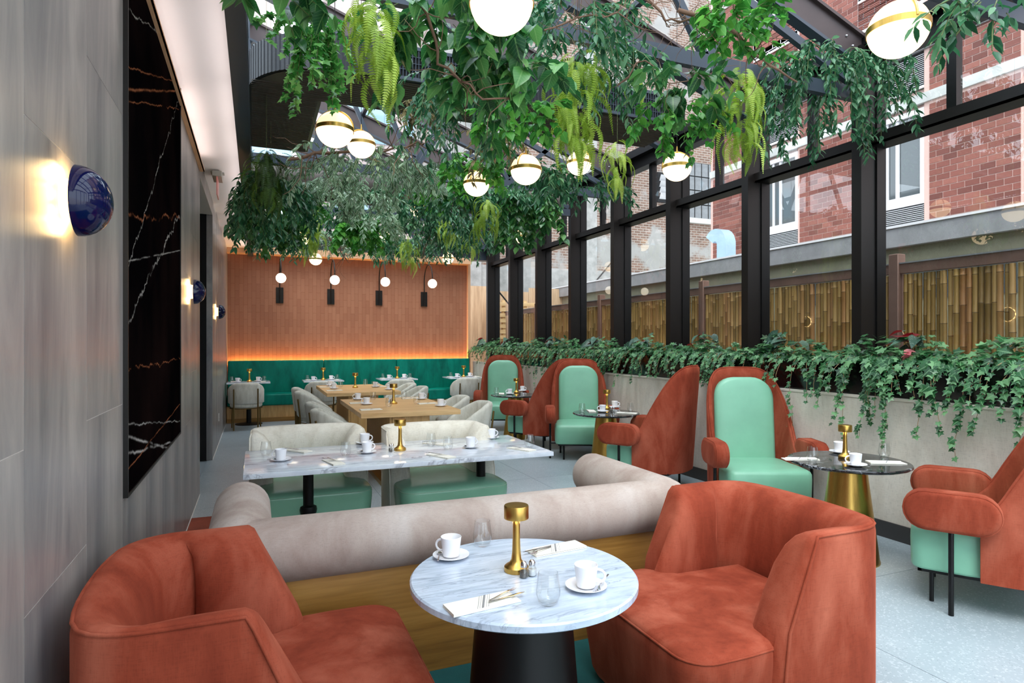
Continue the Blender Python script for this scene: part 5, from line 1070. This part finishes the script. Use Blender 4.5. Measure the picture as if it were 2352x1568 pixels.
branch('thin bare branch reaching across the roof glass', [px(1480, -5, 3.4), px(1530, 48, 3.4), px(1580, 50, 3.4), px(1640, 62, 3.45)], .008, 22, .3)
branch('tangle of bare twigs beside the dark vine over the tie bar', [px(1250, 70, 3.5), px(1330, 40, 3.5), px(1420, 30, 3.5), px(1480, 70, 3.6)], .006, 26, .28)
branch('bare twiggy branch over the tie bar with silver-green pothos', [px(1420, 190, 4.0), px(1480, 140, 4.0), px(1540, 190, 4.0), px(1660, 170, 4.0)], .006, 18, .25)
branch('bare branch behind the twin globe pendants', [px(660, 365, 5.6), px(760, 350, 5.6), px(880, 350, 5.6), px(960, 325, 5.5)], .016, 22, .45)
branch('grey twig bundle before the copper wall', [px(960, 520, 10.3), px(985, 545, 10.3), px(970, 590, 10.3)], .012, 30, .5)
branch('twig bundle under the far bright bunch by the second arc lamp', [px(755, 545, 10.0), px(775, 570, 10.0), px(790, 590, 10.0)], .012, 24, .5)
# ---- planter plants
def ivy_plant(label, y0, y1, single, nm, nt, size, long_=0, grp=None):
    yc = (y0 + y1) / 2; org = (5.02, yc, 1.46); root = thing('ivy_plant', label, 'ivy', org, group=grp); P, Dd, Nn, Sz = [], [], [], []; st = MB()
    def add(pt, dvv, n_, s_): P.append(pt); Dd.append(dvv); Nn.append(n_); Sz.append(s_)
    for i in range(nm):
        y = rng.uniform(y0, y1); x = rng.uniform(4.86, 5.12); hm = .75 + .45 * math.sin(y * 5.3 + 1) + .35 * math.sin(y * 11.7); z = 1.45 + rng.random() ** 1.3 * (.07 + .14 * max(.1, hm)) * (1 if x > 4.95 else .6); b = rng.uniform(0, 2 * PI)
        dvv = norm(np.array([math.cos(b) - .55, math.sin(b), rng.uniform(-.5, .3)])); add(np.array([x, y, z]), dvv, np.array([-.45, -.25, 1.0]) + rng.normal(0, .3, 3), size * rng.uniform(.6, 1.2))
    for i in range(nt):
        y = rng.uniform(y0, y1); L = rng.uniform(.12, .58) if i >= long_ else rng.uniform(.65, .95); p = np.array([4.95, y, 1.50]); d = norm(np.array([-1, rng.uniform(-.5, .5), .25])); pts = [p.copy()]
        for k in range(int(L / .035)):
            d = norm(d + np.array([0, 0, -.22]) + rng.normal(0, .10, 3)); p = p + d * .035
            p[0] = min(max(p[0], 4.70 + rng.uniform(0, .03)), 4.90) if p[2] < 1.45 else p[0]
            if p[2] < 1.17: p[0] = min(p[0], 4.805)
            pts.append(p.copy())
        st.tube([tuple(q - np.array(org)) for q in pts[::2]], .0022, 4, False)
        for q in range(1, len(pts)):
            if rng.random() < .80:
                b = rng.uniform(-1.3, 1.3); dvv = norm(np.array([-.6, math.sin(b) * .8, -.75 + .3 * rng.random()])); add(pts[q] + np.array([-.012, 0, 0]), dvv, np.array([-1, -.25, .65]) + rng.normal(0, .3, 3), size * rng.uniform(.55, 1.1) * (1 - .35 * q / len(pts)))
    obj('vines', st, 'redstem', root, smooth=0, kind='stuff'); put_leaves(root, org, 'ivy', 'ivy', P, Dd, Nn, Sz, single); return root
IV = [(2.15, 2.75, 300, 130, 16, .085, 3, 'ivy spilling over the black planter right above the nearest high-back armchair'), (2.75, 3.3, 300, 150, 16, .085, 3, 'ivy with a long trailing strand on the beige wall beside the first dark table'), (3.3, 3.95, 300, 170, 30, .08, 8, 'thickest ivy trail falling down the beige wall behind the first dark round table'), (3.95, 4.7, 300, 190, 20, .08, 1, 'ivy clump above the first mint-backed armchair')]
for a in IV: ivy_plant(a[7], a[0], a[1], a[2], a[3], a[4], a[5], a[6])
k = 4.7; iv = 0
while k < 13.4:
    k2 = k + .95; iv += 1; ln = 6 if 7.4 < k < 8.8 or 9.2 < k < 10.3 else 0
    ivy_plant('ivy clump in the planters, %s from the copper wall' % ORD[10 - iv], k, k2, 0, 270, 30 + ln, .075, ln, 'ivy clumps in the planters along the windows'); k = k2
def begonia(label, x, y, n, size, hgt):
    p = onX(x, y, 5.04); org = (5.04, p[1], 1.46); root = thing('begonia', label, 'plant', org); st = MB(); me = one_leaf('bego', 'begonia')
    for i in range(n):
        a = rng.uniform(0, 2 * PI); h = hgt * rng.uniform(.5, 1.05); o_ = rng.uniform(.03, .16); tip = np.array([-o_ * .7 * abs(math.cos(a)) + .04, o_ * 1.2 * math.sin(a), h]); st.tube([(0, 0, -.02), tuple(tip * .6 + np.array([0, 0, .02])), tuple(tip)], .004, 6, False)
        d = norm(np.array([-abs(math.cos(a)) - .1, math.sin(a) * 1.3, rng.uniform(-.7, .1)])); n_ = np.array([-.5, -.3, .8]) + rng.normal(0, .45, 3); s_ = norm(np.cross(d, n_)); nn = np.cross(s_, d); z = size * rng.uniform(.7, 1.1)
        o = bpy.data.objects.new('leaf', me); C.objects.link(o); o.parent = root; o.matrix_basis = Matrix([[s_[r] * z, d[r] * z, nn[r] * z, tip[r]] for r in range(3)] + [[0, 0, 0, 1]])
    obj('stalks', st, 'redstem', root, smooth=60); return root
begonia('spotted begonia with dark red leaf undersides beside the nearest fence post', 2105, 760, 9, .16, .24); begonia('spotted begonia standing between the two nearest window columns', 1800, 770, 9, .17, .22); begonia('tall begonia with one big upright spotted leaf', 1605, 770, 5, .17, .24); begonia('begonia with dark leaves two columns from the big upright leaf', 1465, 775, 8, .18, .2)
for x, d in ((1368, 'begonia by the middle window columns behind the second armchair pair'), (1268, 'begonia above the third mint-backed armchair'), (1165, 'begonia close to the copper wall end of the planters'), (1112, 'last begonia in the corner by the copper wall')): begonia(d, x, 775, 8, .19, .22)
pf = onX(2075, 800, 4.99); fern('small green fern among the ivy under the nearest begonia', 'ferngreen', (4.99, pf[1], 1.52), .05, .02, 16, .62, cat='fern'); pf = onX(2165, 800, 5.02); fern('small green fern next to the begonia with red undersides', 'ferngreen', (5.02, pf[1], 1.56), .05, .02, 12, .55, cat='fern')
pc = onX(2085, 815, 4.88); cr = thing('pink_caladium', 'small pink leaf sprig among the nearest ivy', 'plant', pc)
for i in range(4): o = bpy.data.objects.new('leaf', one_leaf('heart', 'caladium')); C.objects.link(o); o.parent = cr; o.scale = (.08,) * 3; o.rotation_euler = (-.5 + .2 * i, .4, 1.2 * i); o.location = (0, .02 * i - .03, .01 * i)
bpy.context.view_layer.update()
